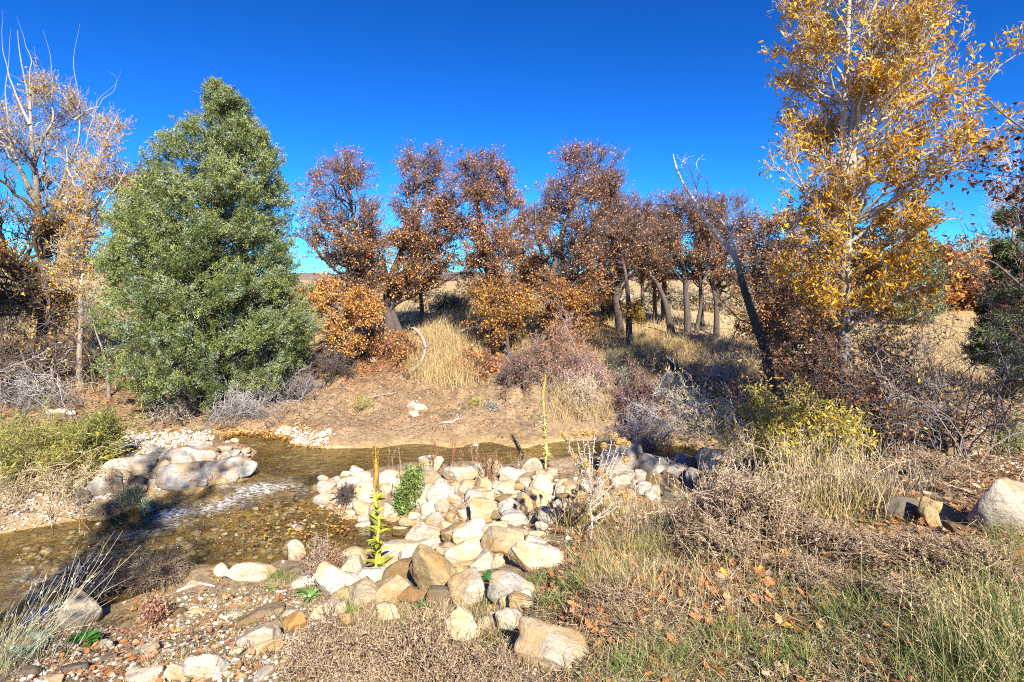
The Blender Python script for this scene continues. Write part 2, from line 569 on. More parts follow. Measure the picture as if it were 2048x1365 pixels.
def hit(u, v):
    """first ground point on the ray through photo pixels (vectorised)"""
    u, v = np.atleast_1d(np.asarray(u, float)), np.atleast_1d(np.asarray(v, float))
    out = np.empty((len(u), 3))
    for a in range(0, len(u), 4000):
        uu, vv = u[a:a + 4000, None], v[a:a + 4000, None]
        y = STEPS[None]
        x = (uu - CU) / F * y; z = -(vv - HV) / F * y
        below = z <= height(x, y)
        k = np.where(below.any(1), below.argmax(1), len(STEPS) - 1)
        yy = STEPS[k]
        xx = (u[a:a + 4000] - CU) / F * yy
        out[a:a + 4000] = np.stack([xx, yy, height(xx, yy)], -1)
    return out


# colour of the soil itself (dry dirt, damp bed, straw-covered field, leaf mould)
def soil_colour():
    x, y, z = fx, fy, hz
    nz = n2(x * .7, y * .7, 11); nb = n2(x * 2.3, y * 2.3, 12)
    c = np.empty((len(x), 3)); c[:] = (.36, .265, .17)                     # near bank: grey-brown soil
    bank = sstep(7.5, 8.6, y)
    c += bank[:, None] * (np.array([.335, .23, .135]) - c)                   # far bank: warm brown dirt
    field = sstep(12.2, 14.5, y + 1.2 * nz)
    c += field[:, None] * (np.array([.50, .36, .17]) - c)                    # straw field beyond
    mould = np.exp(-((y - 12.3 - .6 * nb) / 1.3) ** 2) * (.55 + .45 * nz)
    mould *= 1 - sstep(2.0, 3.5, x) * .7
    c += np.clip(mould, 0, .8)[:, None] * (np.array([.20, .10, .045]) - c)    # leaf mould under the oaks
    pale = sstep(3.2, 5.2, x) * sstep(9.6, 12, y) * (1 - sstep(6.5, 9, x))
    c += (pale * .8)[:, None] * (np.array([.60, .48, .30]) - c)
    wet = 1 - sstep(-.02, .09, z - water_z(x, y) + .03 * nb)
    deep = 1 - sstep(-.30, -.04, z - water_z(x, y))
    near = (np.hypot(x, y) < 40).astype(float)
    wetc = np.array([.50, .36, .165]) + (nb[:, None] * .10 + nz[:, None] * .06) * np.array([1, .8, .45])
    c += (wet * near)[:, None] * (wetc - c)
    deep_bed = (deep * near * sstep(7.0, 7.5, y))[:, None]
    c += deep_bed * .7 * (np.array([.21, .17, .06]) - c)  # bed darker and greener in the deep part of the upper pool
    return np.clip(c, .01, 1)


g = Geo()
ni, nj = gx.shape
I = np.arange(ni * nj).reshape(ni, nj)
q = np.stack([I[:-1, :-1], I[1:, :-1], I[1:, 1:], I[:-1, 1:]], -1).reshape(-1, 4)
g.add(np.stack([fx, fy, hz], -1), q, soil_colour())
tag(g.build('ground', [SOIL]), kind='structure')

# creek water: one surface with a riffle, cut off where the banks rise out of it
xs, ys = np.arange(-12, 4.2, .05), np.arange(3.3, 10.2, .05)
ax_, ay_ = np.meshgrid(xs, ys, indexing='ij')
X, Y = ax_.ravel(), ay_.ravel()
Z = water_z(X, Y)


def blob(u, v, ru, rv, rot=0):
    p = GW(u, v, 0)
    sx, sy = ru / F * p[1], rv / F * p[1] / ((v - HV) / F)
    dx, dy = X - p[0], Y - p[1]
    cr, sr = math.cos(rot), math.sin(rot)
    return np.exp(-((dx * cr + dy * sr) / sx) ** 2 - ((-dx * sr + dy * cr) / sy) ** 2)


foam = sum(a * blob(*b) for a, b in [(1.1, (545, 975, 45, 10)), (1.2, (500, 990, 55, 10, .35)), (1.1, (440, 1010, 50, 9, .5)), (1.2, (345, 1032, 34, 14, .5)), (.8, (330, 1058, 40, 9, .4)),
                                   (.7, (280, 1065, 60, 8, .3)), (.8, (100, 1150, 70, 18, .6)), (.7, (40, 1190, 60, 20, .6)), (.5, (200, 1120, 70, 10, .5)), (.5, (590, 985, 25, 8)), (.6, (450, 972, 26, 5)), (.6, (55, 1140, 50, 10))])
foam *= .6 + .6 * n2(X * 4, Y * 9, 21)
rough = np.clip(sum(blob(*b) for b in [(470, 1000, 140, 45), (330, 1060, 160, 60), (150, 1130, 200, 70), (0, 1180, 200, 90), (560, 975, 60, 25), (450, 1080, 120, 40)]), 0, 1)
rough = np.maximum(rough, .10)
Z = Z + rough * (.018 * n2(X * 5 + Y * 3, Y * 9 - X * 4, 22) + .012 * n2(X * 14, Y * 20, 23)) + .02 * np.clip(foam, 0, 1)
ok = (height(X, Y) < Z + .06).reshape(ax_.shape)
ok &= ~((ax_ > .9) & (ay_ < 7.0))
cell = ok[:-1, :-1] | ok[1:, :-1] | ok[1:, 1:] | ok[:-1, 1:]
I = np.arange(X.size).reshape(ax_.shape)
q = np.stack([I[:-1, :-1], I[1:, :-1], I[1:, 1:], I[:-1, 1:]], -1)[cell]
used, inv = np.unique(q, return_inverse=True)
g = Geo()
cc = np.stack([np.clip(foam, 0, 1.3), rough, 0 * foam], -1)
g.add(np.stack([X, Y, Z], -1)[used], inv.reshape(-1, 4), cc[used])
tag(g.build('creek_water', [WATER]), kind='structure')

# far hills on the horizon, bluish distance haze put into the farther ridge's colour
g = Geo()
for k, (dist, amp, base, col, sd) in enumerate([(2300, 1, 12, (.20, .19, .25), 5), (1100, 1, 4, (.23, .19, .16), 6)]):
    xx = np.linspace(-3200, 3200, 160)
    prof = base + (26 if k == 0 else 9) * (.6 + n2(xx / 420., 0 * xx, sd) + .4 * n2(xx / 130., 0 * xx, sd + 1))
    prof = np.maximum(prof, 2)
    rows = []
    for t, hgt in ((0, -12.), (.35, .45), (.7, .8), (1., 1.), (1.4, .5), (2., -12.)):
        zz = prof * hgt if hgt > 0 else np.full_like(prof, hgt)
        rows.append(np.stack([xx, dist + 300 * t + 30 * n2(xx / 90., 0 * xx + t, 7), zz + (4 * n2(xx / 60., 0 * xx + t * 3, 8) if 0 < t < 2 else 0)], -1))
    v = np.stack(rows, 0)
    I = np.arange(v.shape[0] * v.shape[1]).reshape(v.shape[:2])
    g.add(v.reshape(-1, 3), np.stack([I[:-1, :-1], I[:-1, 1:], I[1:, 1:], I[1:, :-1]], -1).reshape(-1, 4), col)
xx = np.linspace(-260, 260, 140)
prof = -1.5 + 7.2 * np.exp(-((xx + 150) / 62) ** 2) + 7.5 * np.exp(-((xx - 118) / 34) ** 2) + 5 * np.exp(-((xx - 190) / 50) ** 2) + 1.0 * n2(xx / 14., 0 * xx, 9)
rows = []
for t in np.linspace(0, 1, 14):
    zz = -2.5 + (prof + 2.5) * math.sin(math.pi * t)
    rows.append(np.stack([xx, 105 + 60 * t + 2 * n2(xx / 9., 0 * xx + t * 9, 7), zz + .5 * n2(xx / 5., 0 * xx + t * 12, 8)], -1))
v = np.stack(rows, 0)
I = np.arange(v.shape[0] * v.shape[1]).reshape(v.shape[:2])
hc = np.array([.42, .31, .17]) + .10 * n2(v[..., 0].ravel() / 6, v[..., 1].ravel() / 6, 17)[:, None] * np.array([1, 1, .6])
g.add(v.reshape(-1, 3), np.stack([I[:-1, :-1], I[:-1, 1:], I[1:, 1:], I[1:, :-1]], -1).reshape(-1, 4), hc)
tag(g.build('hills', [SOIL]), kind='structure')

# ------------------------------------------------------------------ rocks


def ico(n):
    b = bmesh.new()
    bmesh.ops.create_icosphere(b, subdivisions=n, radius=1)
    b.verts.ensure_lookup_table()
    v = np.array([x.co for x in b.verts]); f = np.array([[y.index for y in x.verts] for x in b.faces])
    b.free()
    return v, f


ICO = {n: ico(n) for n in (1, 2, 3, 4)}
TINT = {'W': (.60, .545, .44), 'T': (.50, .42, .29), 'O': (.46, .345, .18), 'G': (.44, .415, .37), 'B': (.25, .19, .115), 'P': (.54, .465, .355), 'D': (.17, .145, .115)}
WORD = {'W': 'pale', 'T': 'tan', 'O': 'ochre', 'G': 'grey', 'B': 'brown', 'P': 'pinkish', 'D': 'dark'}


def rock_shape(rng, n, box, cuts):
    v, f = ICO[n]
    p = box
    v = v / (np.abs(v) ** p).sum(1, keepdims=True) ** (1 / p)
    for _ in range(cuts):
        nn = unit(rng.normal(size=3)); d = rng.uniform(.5, .88)
        v = v - np.maximum(v @ nn - d, 0)[:, None] * nn * .9
    o = rng.uniform(-50, 50, 3)
    dsp = .13 * noise(v * 1.3 + o, 1) + .06 * noise(v * 3.2 + o, 2)
    if n > 2:
        dsp = dsp + .022 * noise(v * 8 + o, 3) + .010 * noise(v * 18 + o, 4)
    return v * (1 + dsp)[:, None], f


def add_rock(u, v, w, h, tilt, col, seed, yfix=None, sink=.15):
    rng = R(seed * 7 + 13)
    sc = 1.1 if u < 520 and v < 990 else 1.17
    if yfix is None:
        y = hit(u, v + h * .42)[0][1]
    else:
        y = yfix
    a, c = w * sc / 2 / F * y, h * sc / 2 / F * y
    b = min(max(.75 * (a + c) / 2, .6 * min(a, c)), 1.1 * max(a, c))
    yc = y + (.55 * b if yfix is None else 0)
    a *= yc / y; c *= yc / y
    ctr = ray(u, v, yc)
    vv, ff = rock_shape(rng, 4 if w >= 42 else 3 if w >= 15 else 2, rng.uniform(2.4, 5.0) if w < 120 or v < 1200 else 7., rng.integers(5, 12))
    ext = vv.max(0) - vv.min(0); vv = (vv - (vv.max(0) + vv.min(0)) / 2) / ext * 2
    vv = vv * (a, b, c)
    t = math.radians(-tilt); ct, st_ = math.cos(t), math.sin(t)
    vv = np.stack([vv[:, 0] * ct + vv[:, 2] * st_, vv[:, 1], -vv[:, 0] * st_ + vv[:, 2] * ct], -1)
    k = math.radians(rng.uniform(-14, 4)); vv = np.stack([vv[:, 0], vv[:, 1] * math.cos(k) - vv[:, 2] * math.sin(k), vv[:, 1] * math.sin(k) + vv[:, 2] * math.cos(k)], -1)
    base = np.array([ctr[0], ctr[1], ctr[2] + vv[:, 2].min()])
    g = Geo()
    g.add(vv + ctr, ff, (1, 1, 1))
    o = g.build('rock', [ROCK], None, base)
    br = rng.uniform(.86, 1.1)
    o.color = (*[min(q * br, .8) for q in TINT[col]], 1)
    o['centre'] = 0
    del o['centre']
    return o


# u v w h tilt colour | label for the ones a viewer can name at once
ROCKS = '''
300 909 58 28 4 G|grey boulder at the back left of the shaded boulder pile across the creek
337 902 22 15 0 G
262 935 82 38 8 G|broad grey boulder at the left end of the shaded boulder pile, half in sun
240 955 48 28 -6 G|flat-topped grey boulder right above the large sloping boulder by the green tuft
199 976 72 54 22 G|large sloping grey boulder left of the green tuft at the creek
374 951 98 48 2 G|largest smooth grey boulder in the middle of the shaded boulder pile
467 935 84 36 8 G|broad light grey boulder at the right end of the shaded boulder pile
396 967 42 26 4 P|sunlit rounded pinkish boulder in front of the largest smooth grey boulder
465 953 22 26 70 P|small upright sunlit stone at the water below the broad light grey boulder
325 934 32 28 0 G|round grey stone between the two biggest boulders of the shaded pile
347 928 20 18 60 T
367 919 42 24 -6 G|grey half-shaded boulder in the middle row of the shaded boulder pile
345 910 40 22 12 G
376 904 42 18 0 G
411 914 46 28 -10 G|light grey boulder with a sunny face in the top row of the shaded boulder pile
418 927 28 19 0 T
394 894 38 14 0 G|low flat grey boulder at the very top of the shaded boulder pile
396 887 28 9 0 P
426 901 22 18 -30 B
449 898 30 12 0 G
453 912 17 18 60 G
443 917 18 12 0 W
470 907 22 14 0 G
474 914 22 10 20 G
487 902 22 10 0 P
492 911 20 8 10 G
275 964 32 22 -8 B|dark brown wet boulder below the shaded pile, left of the small white round stone
306 970 18 21 0 W
279 979 30 20 -20 P
164 997 38 27 0 D|dark brown stone at the creek edge below the left bank grass
154 975 26 24 0 P
521 892 38 16 2 W|bright white flat stone alone in the pool, right of the shaded boulder pile
470 882 16 10 0 W
455 884 11 5 0 W
573 917 20 9 0 W|small white stone alone in the middle of the still pool
482 921 12 8 0 B
533 989 32 15 0 O
560 1000 26 10 0 O
450 1000 30 10 0 O
300 1062 30 8 0 O
75 1082 36 12 10 O
590 885 16 8 0 W
610 992 40 20 -8 B|flat brown wet stone at the foot of the riffle beside the white oval stone
632 979 20 18 0 B
652 977 32 22 -8 W|pale wet stone standing between the brown wet stone and the dry grey twig tuft
652 1002 48 27 6 W|white oval stone lying in the creek below the dry grey twig tuft
645 957 13 22 88 P
672 960 16 12 40 W
691 949 18 12 10 W
713 943 24 20 -30 W|tall pale cobble leaning on its twin at the pool's edge, left of the mullein stalk
727 953 30 17 -12 W|lower of the twin pale cobbles at the pool's edge, left of the mullein stalk
702 964 46 20 4 W|wide pale stone behind the dry grey twig tuft in the rock dam
733 988 46 42 0 W|big bright white stone left of the mullein stalk in the rock dam
741 968 32 18 -20 W
702 1011 27 11 0 W
724 1023 40 33 -20 W|angular pale grey stone just left of the mullein stalk, below the big white stone
702 1027 15 17 60 W
727 1042 22 18 0 W
733 1060 40 28 0 W
738 1078 18 7 0 W
771 957 30 40 80 W|tall white stone right of the mullein stalk at the pool's edge
790 951 24 18 -10 W
790 970 22 28 70 W
770 982 20 22 80 W
777 1023 28 24 -25 W|pale stone touching the right side of the leafy mullein stem
786 1041 22 26 -60 W
813 1046 26 18 -20 G|small grey oval cobble below the green leafy weed in the rock dam
801 1062 16 30 90 P|narrow upright pinkish stone standing in the shallow side pool
814 1071 15 10 20 P
833 992 50 54 -35 W|large pale boulder with a tan stain, right of the green leafy weed
829 966 28 20 20 W
862 931 46 32 6 P|pinkish boulder at the pool's edge behind the round grey boulder
856 957 38 40 60 G|round speckled grey boulder resting on the rock dam beside the green leafy weed
882 986 48 48 -20 W|large bright white boulder right of the tan-stained pale boulder
886 1010 26 27 60 T|small tan egg-shaped stone in front of the large bright white boulder
858 1019 32 26 20 W
829 1032 22 14 0 W
875 1036 28 15 -25 P
909 1000 20 26 80 P
911 977 16 18 0 T
900 1036 18 18 0 T
932 974 26 30 80 T
920 949 62 30 -4 W|long pale boulder with a dark gap below it at the pool's edge
958 943 26 28 70 P|pale stone under dry brown sprigs at the pool's edge
985 941 36 36 -40 T|tan stone partly hidden by a dry brown weed at the pool's edge
969 972 30 30 0 T|round tan stone in the middle of the dam, left of the blocky pale stone
951 1002 28 32 70 P
976 994 30 20 0 T
966 1023 42 50 84 T|tall triangular grey-tan stone leaning upright in the middle of the dam
992 1023 15 31 88 T|narrow upright stone right of the tall triangular stone
1026 952 48 32 8 W|pale hump-backed boulder on top of the blocky pale stone
1012 977 48 28 0 W|blocky rectangular pale stone in the middle of the dam
1011 1000 36 18 0 B
1018 1018 36 36 -60 G|pitted grey-brown stone in the middle of the dam under the blocky pale stone
1062 932 38 28 20 P|pointed pinkish stone alone at the right part of the pool's edge
1081 949 17 15 0 W
1070 959 13 14 0 W
1102 947 28 15 40 G
1040 975 14 26 80 O
1054 975 22 26 60 W
1084 976 42 42 -30 W|large cream boulder at the right end of the dam's second row
1048 1013 40 38 -45 T|tan boulder tilted to the right under the long diagonal pale stone
1077 1000 64 34 -36 W|long pale stone lying diagonally below the large cream boulder
1030 1042 50 32 6 G|grey dome-shaped stone with dark twigs lying across it
1096 1030 28 44 84 G|tall grey stone at the dam's right end, left of its tan twin
1118 1031 24 38 80 T|tall tan stone at the dam's right end, right of its grey twin
1070 1038 22 20 0 T
1084 1054 24 18 0 W
1124 996 22 27 70 B
1121 979 26 22 0 W
1138 979 24 26 60 P
1134 1016 26 28 0 P
931 1030 28 27 0 P
944 1042 20 15 0 B
866 1050 34 46 -55 G|dark grey slab leaning on the big pale boulder at the side pool's end
891 1058 24 30 70 W|white stone with black speckles behind the tan-yellow boulder
849 1075 60 52 -30 P|big pale boulder at the right end of the shallow side pool
850 1100 54 40 10 W|pale boulder stained tan just below the side pool, left of a dark hollow
913 1071 54 36 14 O|tan-yellow boulder with cracks above a dark hollow
944 1072 58 48 25 W|large pale boulder between the tan-yellow boulder and the big cream dome
984 1069 62 38 10 T|broad tan boulder behind the big cream dome
1006 1088 78 50 -6 T|big cream dome of sandstone in the centre of the heap
1043 1066 32 13 14 W
1070 1073 36 17 0 T
1071 1088 40 23 -8 W|pale tilted stone at the right edge of the heap among fallen leaves
1105 1060 18 8 0 P
1046 1090 18 20 60 T
886 1108 34 26 0 T
890 1102 38 30 -20 T|smooth tan stone left of the large white boulder with a leaf on it
929 1112 66 48 18 W|large white boulder with a brown oak leaf lying on it
964 1127 44 34 20 P
996 1124 26 26 0 T
1072 1116 96 44 -14 W|long flat whitish boulder half buried in the leaf litter right of the heap
1122 1162 40 16 15 T
705 1116 66 38 0 T|domed tan boulder at the near shore of the side pool, left of the mullein's foot
663 1163 56 66 62 W|big upright whitish boulder at the left end of the near rock heap
616 1160 58 26 28 W|long pale slab sloping down to the left beside the green basal leaves
702 1168 40 30 -20 W|pale stone wedged right of the big upright whitish boulder
711 1141 48 46 -40 P|flat-faced pale boulder between the domed tan boulder and the mullein's foot
747 1151 54 34 20 W
793 1108 82 40 4 W|big pale flat-topped boulder right of the mullein's foot
774 1125 46 28 20 T
820 1122 46 32 -15 W|pale stone carrying a small brown leaf, right of the big flat-topped boulder
803 1142 70 44 40 B|triangular grey-brown boulder in the middle of the near rock heap
690 1200 50 36 30 O|ochre-brown boulder at the lower left of the heap above the dry weeds
727 1192 62 50 30 T|rounded tan-pink boulder in the lower row of the near heap
786 1183 74 54 12 T|big layered tan boulder in the lower row, left of the tall ochre boulder
863 1149 78 90 62 O|tallest boulder of the heap, ochre-stained sandstone leaning left
822 1194 54 38 20 B
878 1200 44 44 0 D|dark brown stone behind dry grass stalks under the tall ochre boulder
656 1228 64 42 0 W|faceted greyish-white boulder behind a thorny dry sprig
690 1240 26 24 0 T
776 1226 44 30 0 W|white stone half hidden by the dry brown weeds at the foot of the heap
592 1107 36 38 70 W|white egg-shaped boulder standing at the edge of the creek, left of the side pool
570 1107 14 14 60 W
916 1151 40 36 0 O|ochre round stone above the big two-toned boulder
940 1180 66 78 64 P|big two-toned boulder, grey on the left and pale on the right, below the heap
1012 1174 54 62 80 G|grey upright block with a pale right edge, beside the dark green dock leaves
1044 1176 24 42 -70 W
970 1184 16 20 80 P
973 1201 14 19 80 O
984 1217 20 13 0 O
1014 1205 34 24 20 T
1049 1192 22 27 -60 W
1043 1211 52 36 -20 T
1023 1243 36 64 72 W|narrow pale stone tilted upright just above the big dirt-covered block
924 1254 54 62 50 W|egg-shaped pale boulder alone below the heap, crossed by twig shadows
968 1250 24 22 20 P
990 1241 28 36 62 P
1100 1312 132 92 -8 P|big dirt-covered tan block at the bottom centre of the foreground
500 1148 88 32 -4 W|long white flat stone on the near shore of the creek
441 1142 26 24 30 W|small pale stone left of the long white flat stone on the near shore
468 1129 22 10 0 W
385 1169 22 14 30 W
145 1234 76 70 42 W|large angular whitish boulder at the lower left, behind the tall pale grass
82 1230 62 28 12 G|blue-grey slab leaning behind the large angular whitish boulder
210 1289 30 19 10 G|grey stone with a dark underside in the shaded gully at lower left
215 1316 44 15 25 D
146 1338 56 22 8 D|flat dark slab in the shade at the bottom left corner
134 1297 16 11 0 G
60 1345 40 18 0 D
102 1362 44 16 10 G
510 1281 86 38 20 G|tilted light grey slab on the stony slope above the row of round boulders
524 1298 70 26 14 P
518 1231 94 22 17 B|long brown slab lying slanted on the stony slope
395 1223 40 14 6 W|white oblong stone on the slope below the brown tumbleweed
355 1226 32 16 10 D
463 1233 40 8 12 W
294 1300 44 18 20 G
473 1305 24 14 20 T
454 1323 24 17 -20 T
415 1337 72 50 -4 W|round cream boulder at the bottom left, largest of its row
294 1351 64 36 0 W|leftmost large pale boulder in the bottom row
355 1350 54 36 0 W|smooth pale boulder left of the round cream boulder in the bottom row
270 1350 32 28 0 P
454 1353 44 18 0 P
482 1353 22 20 -40 T
404 1362 34 12 0 O
532 1348 42 24 30 G
586 1250 48 34 30 O|ochre-brown stone right of the long slanted brown slab
580 1226 32 13 10 W
614 1306 60 26 10 P
824 811 18 16 0 W|upper left of the three pale stones on the far dirt bank
842 816 26 13 -10 W|broadest of the three pale stones on the far dirt bank
827 828 19 13 0 W|lowest of the three pale stones on the far dirt bank
749 720 16 10 0 W|single pale stone at the top of the far dirt bank near the oaks
569 859 26 12 0 W|pale rounded stone at the far waterline left of the driftwood
574 865 17 8 0 W
556 868 12 7 0 W
627 878 20 13 20 W|pale stone just left of the curved driftwood
594 884 22 10 0 W
610 887 18 8 0 W
640 883 12 6 0 W
950 892 14 8 0 W|small white stone at the far waterline in the middle of the pool
1312 702 22 11 0 W|pale stone in the sunny straw under the oaks
1241 922 80 60 6 G|biggest rounded grey boulder on top of the stacked stone wall beside the thistle
1318 931 80 38 -4 G|long grey boulder with a pale spot on top of the stacked stone wall
1376 927 52 28 -14 G|blue-grey boulder on the wall between the long boulder and the leaning boulder
1352 947 46 27 8 G
1325 972 58 36 -12 B|brown-grey rounded boulder in the lower course of the stacked stone wall
1282 952 24 22 0 G
1261 953 22 20 0 G
1274 972 20 26 80 G
1290 974 18 28 80 G
1305 994 30 20 0 G
1317 955 30 12 0 T
1387 954 34 32 30 G
1345 995 34 18 -10 D
1438 928 72 62 -30 G|big slanted grey boulder at the right end of the stacked stone wall
1241 968 36 28 0 P
1128 981 30 24 0 P
1183 980 46 32 8 W|pale boulder behind the thistle's stem
1164 994 28 22 0 T
1195 988 24 28 60 P
1216 1010 32 28 0 W|pale stone below the thistle heads, left of the wall
1246 1021 22 16 0 P
1150 1005 24 20 0 T
1334 1047 20 16 0 P
1240 995 28 22 0 G
2016 1022 128 108 -8 P|huge sandstone boulder cut by the right edge of the picture
1878 1032 52 58 80 O|ochre upright stone left of the huge boulder at the right edge
1806 1022 66 46 0 D|dark shaded stone under the arching dry grass, left of the ochre upright stone
1940 906 44 12 -4 W
1905 905 24 18 0 B
1920 1060 44 26 0 D
1615 1221 30 15 -30 W|small whitish stone in the grassy foreground, lower of two
1688 1190 26 12 0 W|small whitish stone in the grassy foreground, upper of two
1300 1085 20 9 0 P
1105 1130 16 8 0 P
'''.strip().splitlines()

rockinfo = []
_r = R(4)
for _n, (u0, u1, v0, v1) in ((24, (690, 1230, 955, 1048)), (13, (680, 1070, 1080, 1200)), (6, (220, 480, 905, 960)), (4, (1230, 1420, 950, 1000))):
    for _ in range(_n):
        ROCKS.append('%d %d %d %d %d %s' % (_r.uniform(u0, u1), _r.uniform(v0, v1), _r.uniform(16, 34), _r.uniform(14, 26), _r.uniform(-50, 60), 'GG' [0] if u0 < 300 or u0 > 1200 else 'WTTPGB'[_r.integers(0, 6)]))
for k, ln in enumerate(ROCKS):
    sp, _, lab = ln.partition('|')
    a = sp.split()
    u, v, w_, h_, t_ = map(float, a[:5])
    o = add_rock(u, v, w_, h_, t_, a[5], k)
    if w_ >= 42:
        o.name = 'boulder'
    rockinfo.append([o, u, v, w_, h_, t_, a[5], lab])

# every stone gets its own label: the ones without a hand-written one are told by their named neighbour
import re
anchors = [r for r in rockinfo if r[7]]
short = {}
for r in anchors:
    sh = re.split(r",| with | in | beside| behind| above| below| between| left of| right of| on | at | just| by | carrying| lying| resting| under| leaning| standing| crossed| touching| alone| stained| wedged| hidden| partly| half| cut | below", r[7])[0]
    short.setdefault(sh, []).append(r)
seen = set(r[7] for r in anchors)
for r in rockinfo:
    o, u, v, w_, h_, t_, col, lab = r
    if not lab:
        size = 'tiny' if w_ < 17 else 'small' if w_ < 27 else 'mid-sized'
        shape = 'flat' if w_ > 1.75 * h_ else 'upright' if (h_ > 1.15 * w_ or t_ >= 50) else 'rounded'
        for A in sorted(anchors, key=lambda q: math.hypot(q[1] - u, q[2] - v)):
            dx, dy = u - A[1], v - A[2]
            rel = ('just left of' if dx < 0 else 'just right of') if abs(dx) > abs(dy) * 1.2 else ('just above' if dy < 0 else 'just below')
            sh = [q for q, rr in short.items() if A in rr and len(rr) == 1]
            ph = sh[0] if sh else A[7].split(',')[0]
            lab = f'{size} {WORD[col]} {shape} stone {rel} the {ph}'
            if len(lab.split()) > 16:
                lab = f'{size} {WORD[col]} stone {rel} the {ph}'
            if lab not in seen and len(lab.split()) <= 16:
                break
        seen.add(lab)
    grp = 'stones of the shaded boulder pile' if u < 500 and v < 990 and u > 140 else 'rocks on the far bank' if v < 896 else 'stones of the stacked wall' if u > 1220 and v < 1010 and u < 1500 else 'rocks of the dam' if v < 1050 and u > 590 and u < 1260 else 'boulders of the near heap' if 590 < u < 1130 else 'rocks on the near bank'
    tag(o, lab, 'boulder' if w_ >= 42 else 'rock', grp)

# ------------------------------------------------------------------ plants


def env_sample(env, y, m, rng, rmin=.3, depth=.9, bias=.5):
    """points inside a crown given by (row, left, right) in photo pixels at distance y"""
    e = np.array(env, float)
    vs = np.linspace(e[0, 0], e[-1, 0], 400)
    l, r = np.interp(vs, e[:, 0], e[:, 1]), np.interp(vs, e[:, 0], e[:, 2])
    wd = (r - l); cdf = np.cumsum(wd); cdf /= cdf[-1]
    v = np.interp(rng.uniform(0, 1, m), cdf, vs)
    l, r = np.interp(v, e[:, 0], e[:, 1]), np.interp(v, e[:, 0], e[:, 2])
    rr = (rmin + (1 - rmin) * rng.uniform(0, 1, m) ** bias)
    ph = rng.uniform(0, 2 * math.pi, m)
    u = (l + r) / 2 + (r - l) / 2 * rr * np.cos(ph)
    yy = y + (r - l) / 2 / F * y * depth * rr * np.sin(ph)
    x = (u - CU) / F * y; z = -(v - HV) / F * y
    return np.stack([x, yy, z], -1)


def polyline(uv, y, rng, n=24, wob=.02):
    p = np.array([(a[0], a[1]) for a in uv], float)
    ys = np.array([y + (a[2] if len(a) > 2 else 0) for a in uv], float)
    s = np.concatenate([[0], np.cumsum(np.hypot(*np.diff(p, axis=0).T))]); s /= s[-1]
    t = np.linspace(0, 1, n)
    # smooth the corners
    u = np.interp(t, s, p[:, 0]); v = np.interp(t, s, p[:, 1]); yy = np.interp(t, s, ys)
    for _ in range(2):
        for a in (u, v, yy):
            a[1:-1] = (a[:-2] + 2 * a[1:-1] + a[2:]) / 4
    q = ray(u, v, yy)
    d = np.stack([n2(t * 7 + rng.uniform(0, 99), t * 0 + k * 9.7, 5) for k in range(3)], -1)
    return q + d * wob * np.minimum(t * 4, 1)[:, None]


def wig(m, n, rng):
    """smooth random offsets, zero at the start"""
    s = np.cumsum(rng.normal(size=(m, n, 3)), 1)
    return (s - s[:, :1]) / math.sqrt(n)


def branch_off(P, Rr, per, L, spread, upb, n, crook, rng, smin=.25, r_rel=.55, rtip=.25, rmax=9, rfloor=0):
    """child polylines leaving the polylines P"""
    M, N = P.shape[:2]
    m = M * per
    pi = np.repeat(np.arange(M), per)
    s = smin + (1 - smin) * rng.uniform(0, 1, m) ** .8
    f = s * (N - 1); i = np.minimum(f.astype(int), N - 2); f = f - i
    st = P[pi, i] * (1 - f)[:, None] + P[pi, i + 1] * f[:, None]
    tg = unit(P[pi, i + 1] - P[pi, i])
    rr = (Rr[pi, i] * (1 - f) + Rr[pi, i + 1] * f)
    rv = unit(rng.normal(size=(m, 3)))
    rv = rv - tg * (rv * tg).sum(-1, keepdims=True); rv = unit(rv)
    ang = rng.uniform(.45, 1.1, m)[:, None] * spread
    d = unit(tg * np.cos(ang) + rv * np.sin(ang) + np.array([0, 0, upb]))
    ln = L * rng.uniform(.45, 1.2, m) * (1.15 - .5 * s)
    t = np.linspace(0, 1, n)[None, :, None]
    bend = unit(rng.normal(size=(m, 3)))[:, None] * .25 + np.array([0, 0, .3 * upb])
    Q = st[:, None] + (d[:, None] * t + bend * t ** 2 * .6 + crook * wig(m, n, rng)) * ln[:, None, None]
    r0 = np.maximum(np.minimum(rr * r_rel, rmax), rfloor)
    RR = r0[:, None] * (1 + (rtip - 1) * np.linspace(0, 1, n)[None])
    return Q, np.maximum(RR, rfloor * .6)


def twig_leaves(Q, per, rng, keep=None, spread=.03, droop=-.2, smin=.15):
    M, N = Q.shape[:2]
    pi = np.repeat(np.arange(M), per)
    if keep is not None:
        pi = pi[rng.uniform(0, 1, len(pi)) < keep[pi]]
    m = len(pi)
    s = rng.uniform(smin, 1, m); f = s * (N - 1); i = np.minimum(f.astype(int), N - 2); f = (f - i)[:, None]
    p = Q[pi, i] * (1 - f) + Q[pi, i + 1] * f + rng.normal(size=(m, 3)) * spread
    t = unit(Q[pi, -1] - Q[pi, 0])
    d = unit(t * .5 + rng.normal(size=(m, 3)) * .7 + np.array([0, 0, droop]))
    return p, d, pi


def palette(pal, wt, m, rng, jit=.22):
    pal = np.array(pal, float)
    wt = np.asarray(wt, float)
    if wt.ndim == 1:
        k = rng.choice(len(pal), m, p=wt / wt.sum())
    else:
        wt = wt / wt.sum(1, keepdims=True)
        k = (np.cumsum(wt, 1) < rng.uniform(0, 1, m)[:, None]).sum(1).clip(0, len(pal) - 1)
    c = pal[k] * (1 + jit * rng.normal(size=(m, 1))).clip(.45, 1.7)
    return c.clip(.004, .85)


OAKPAL = [(.78, .34, .085), (.66, .26, .075), (.50, .22, .13), (.80, .48, .11), (.60, .36, .27)]


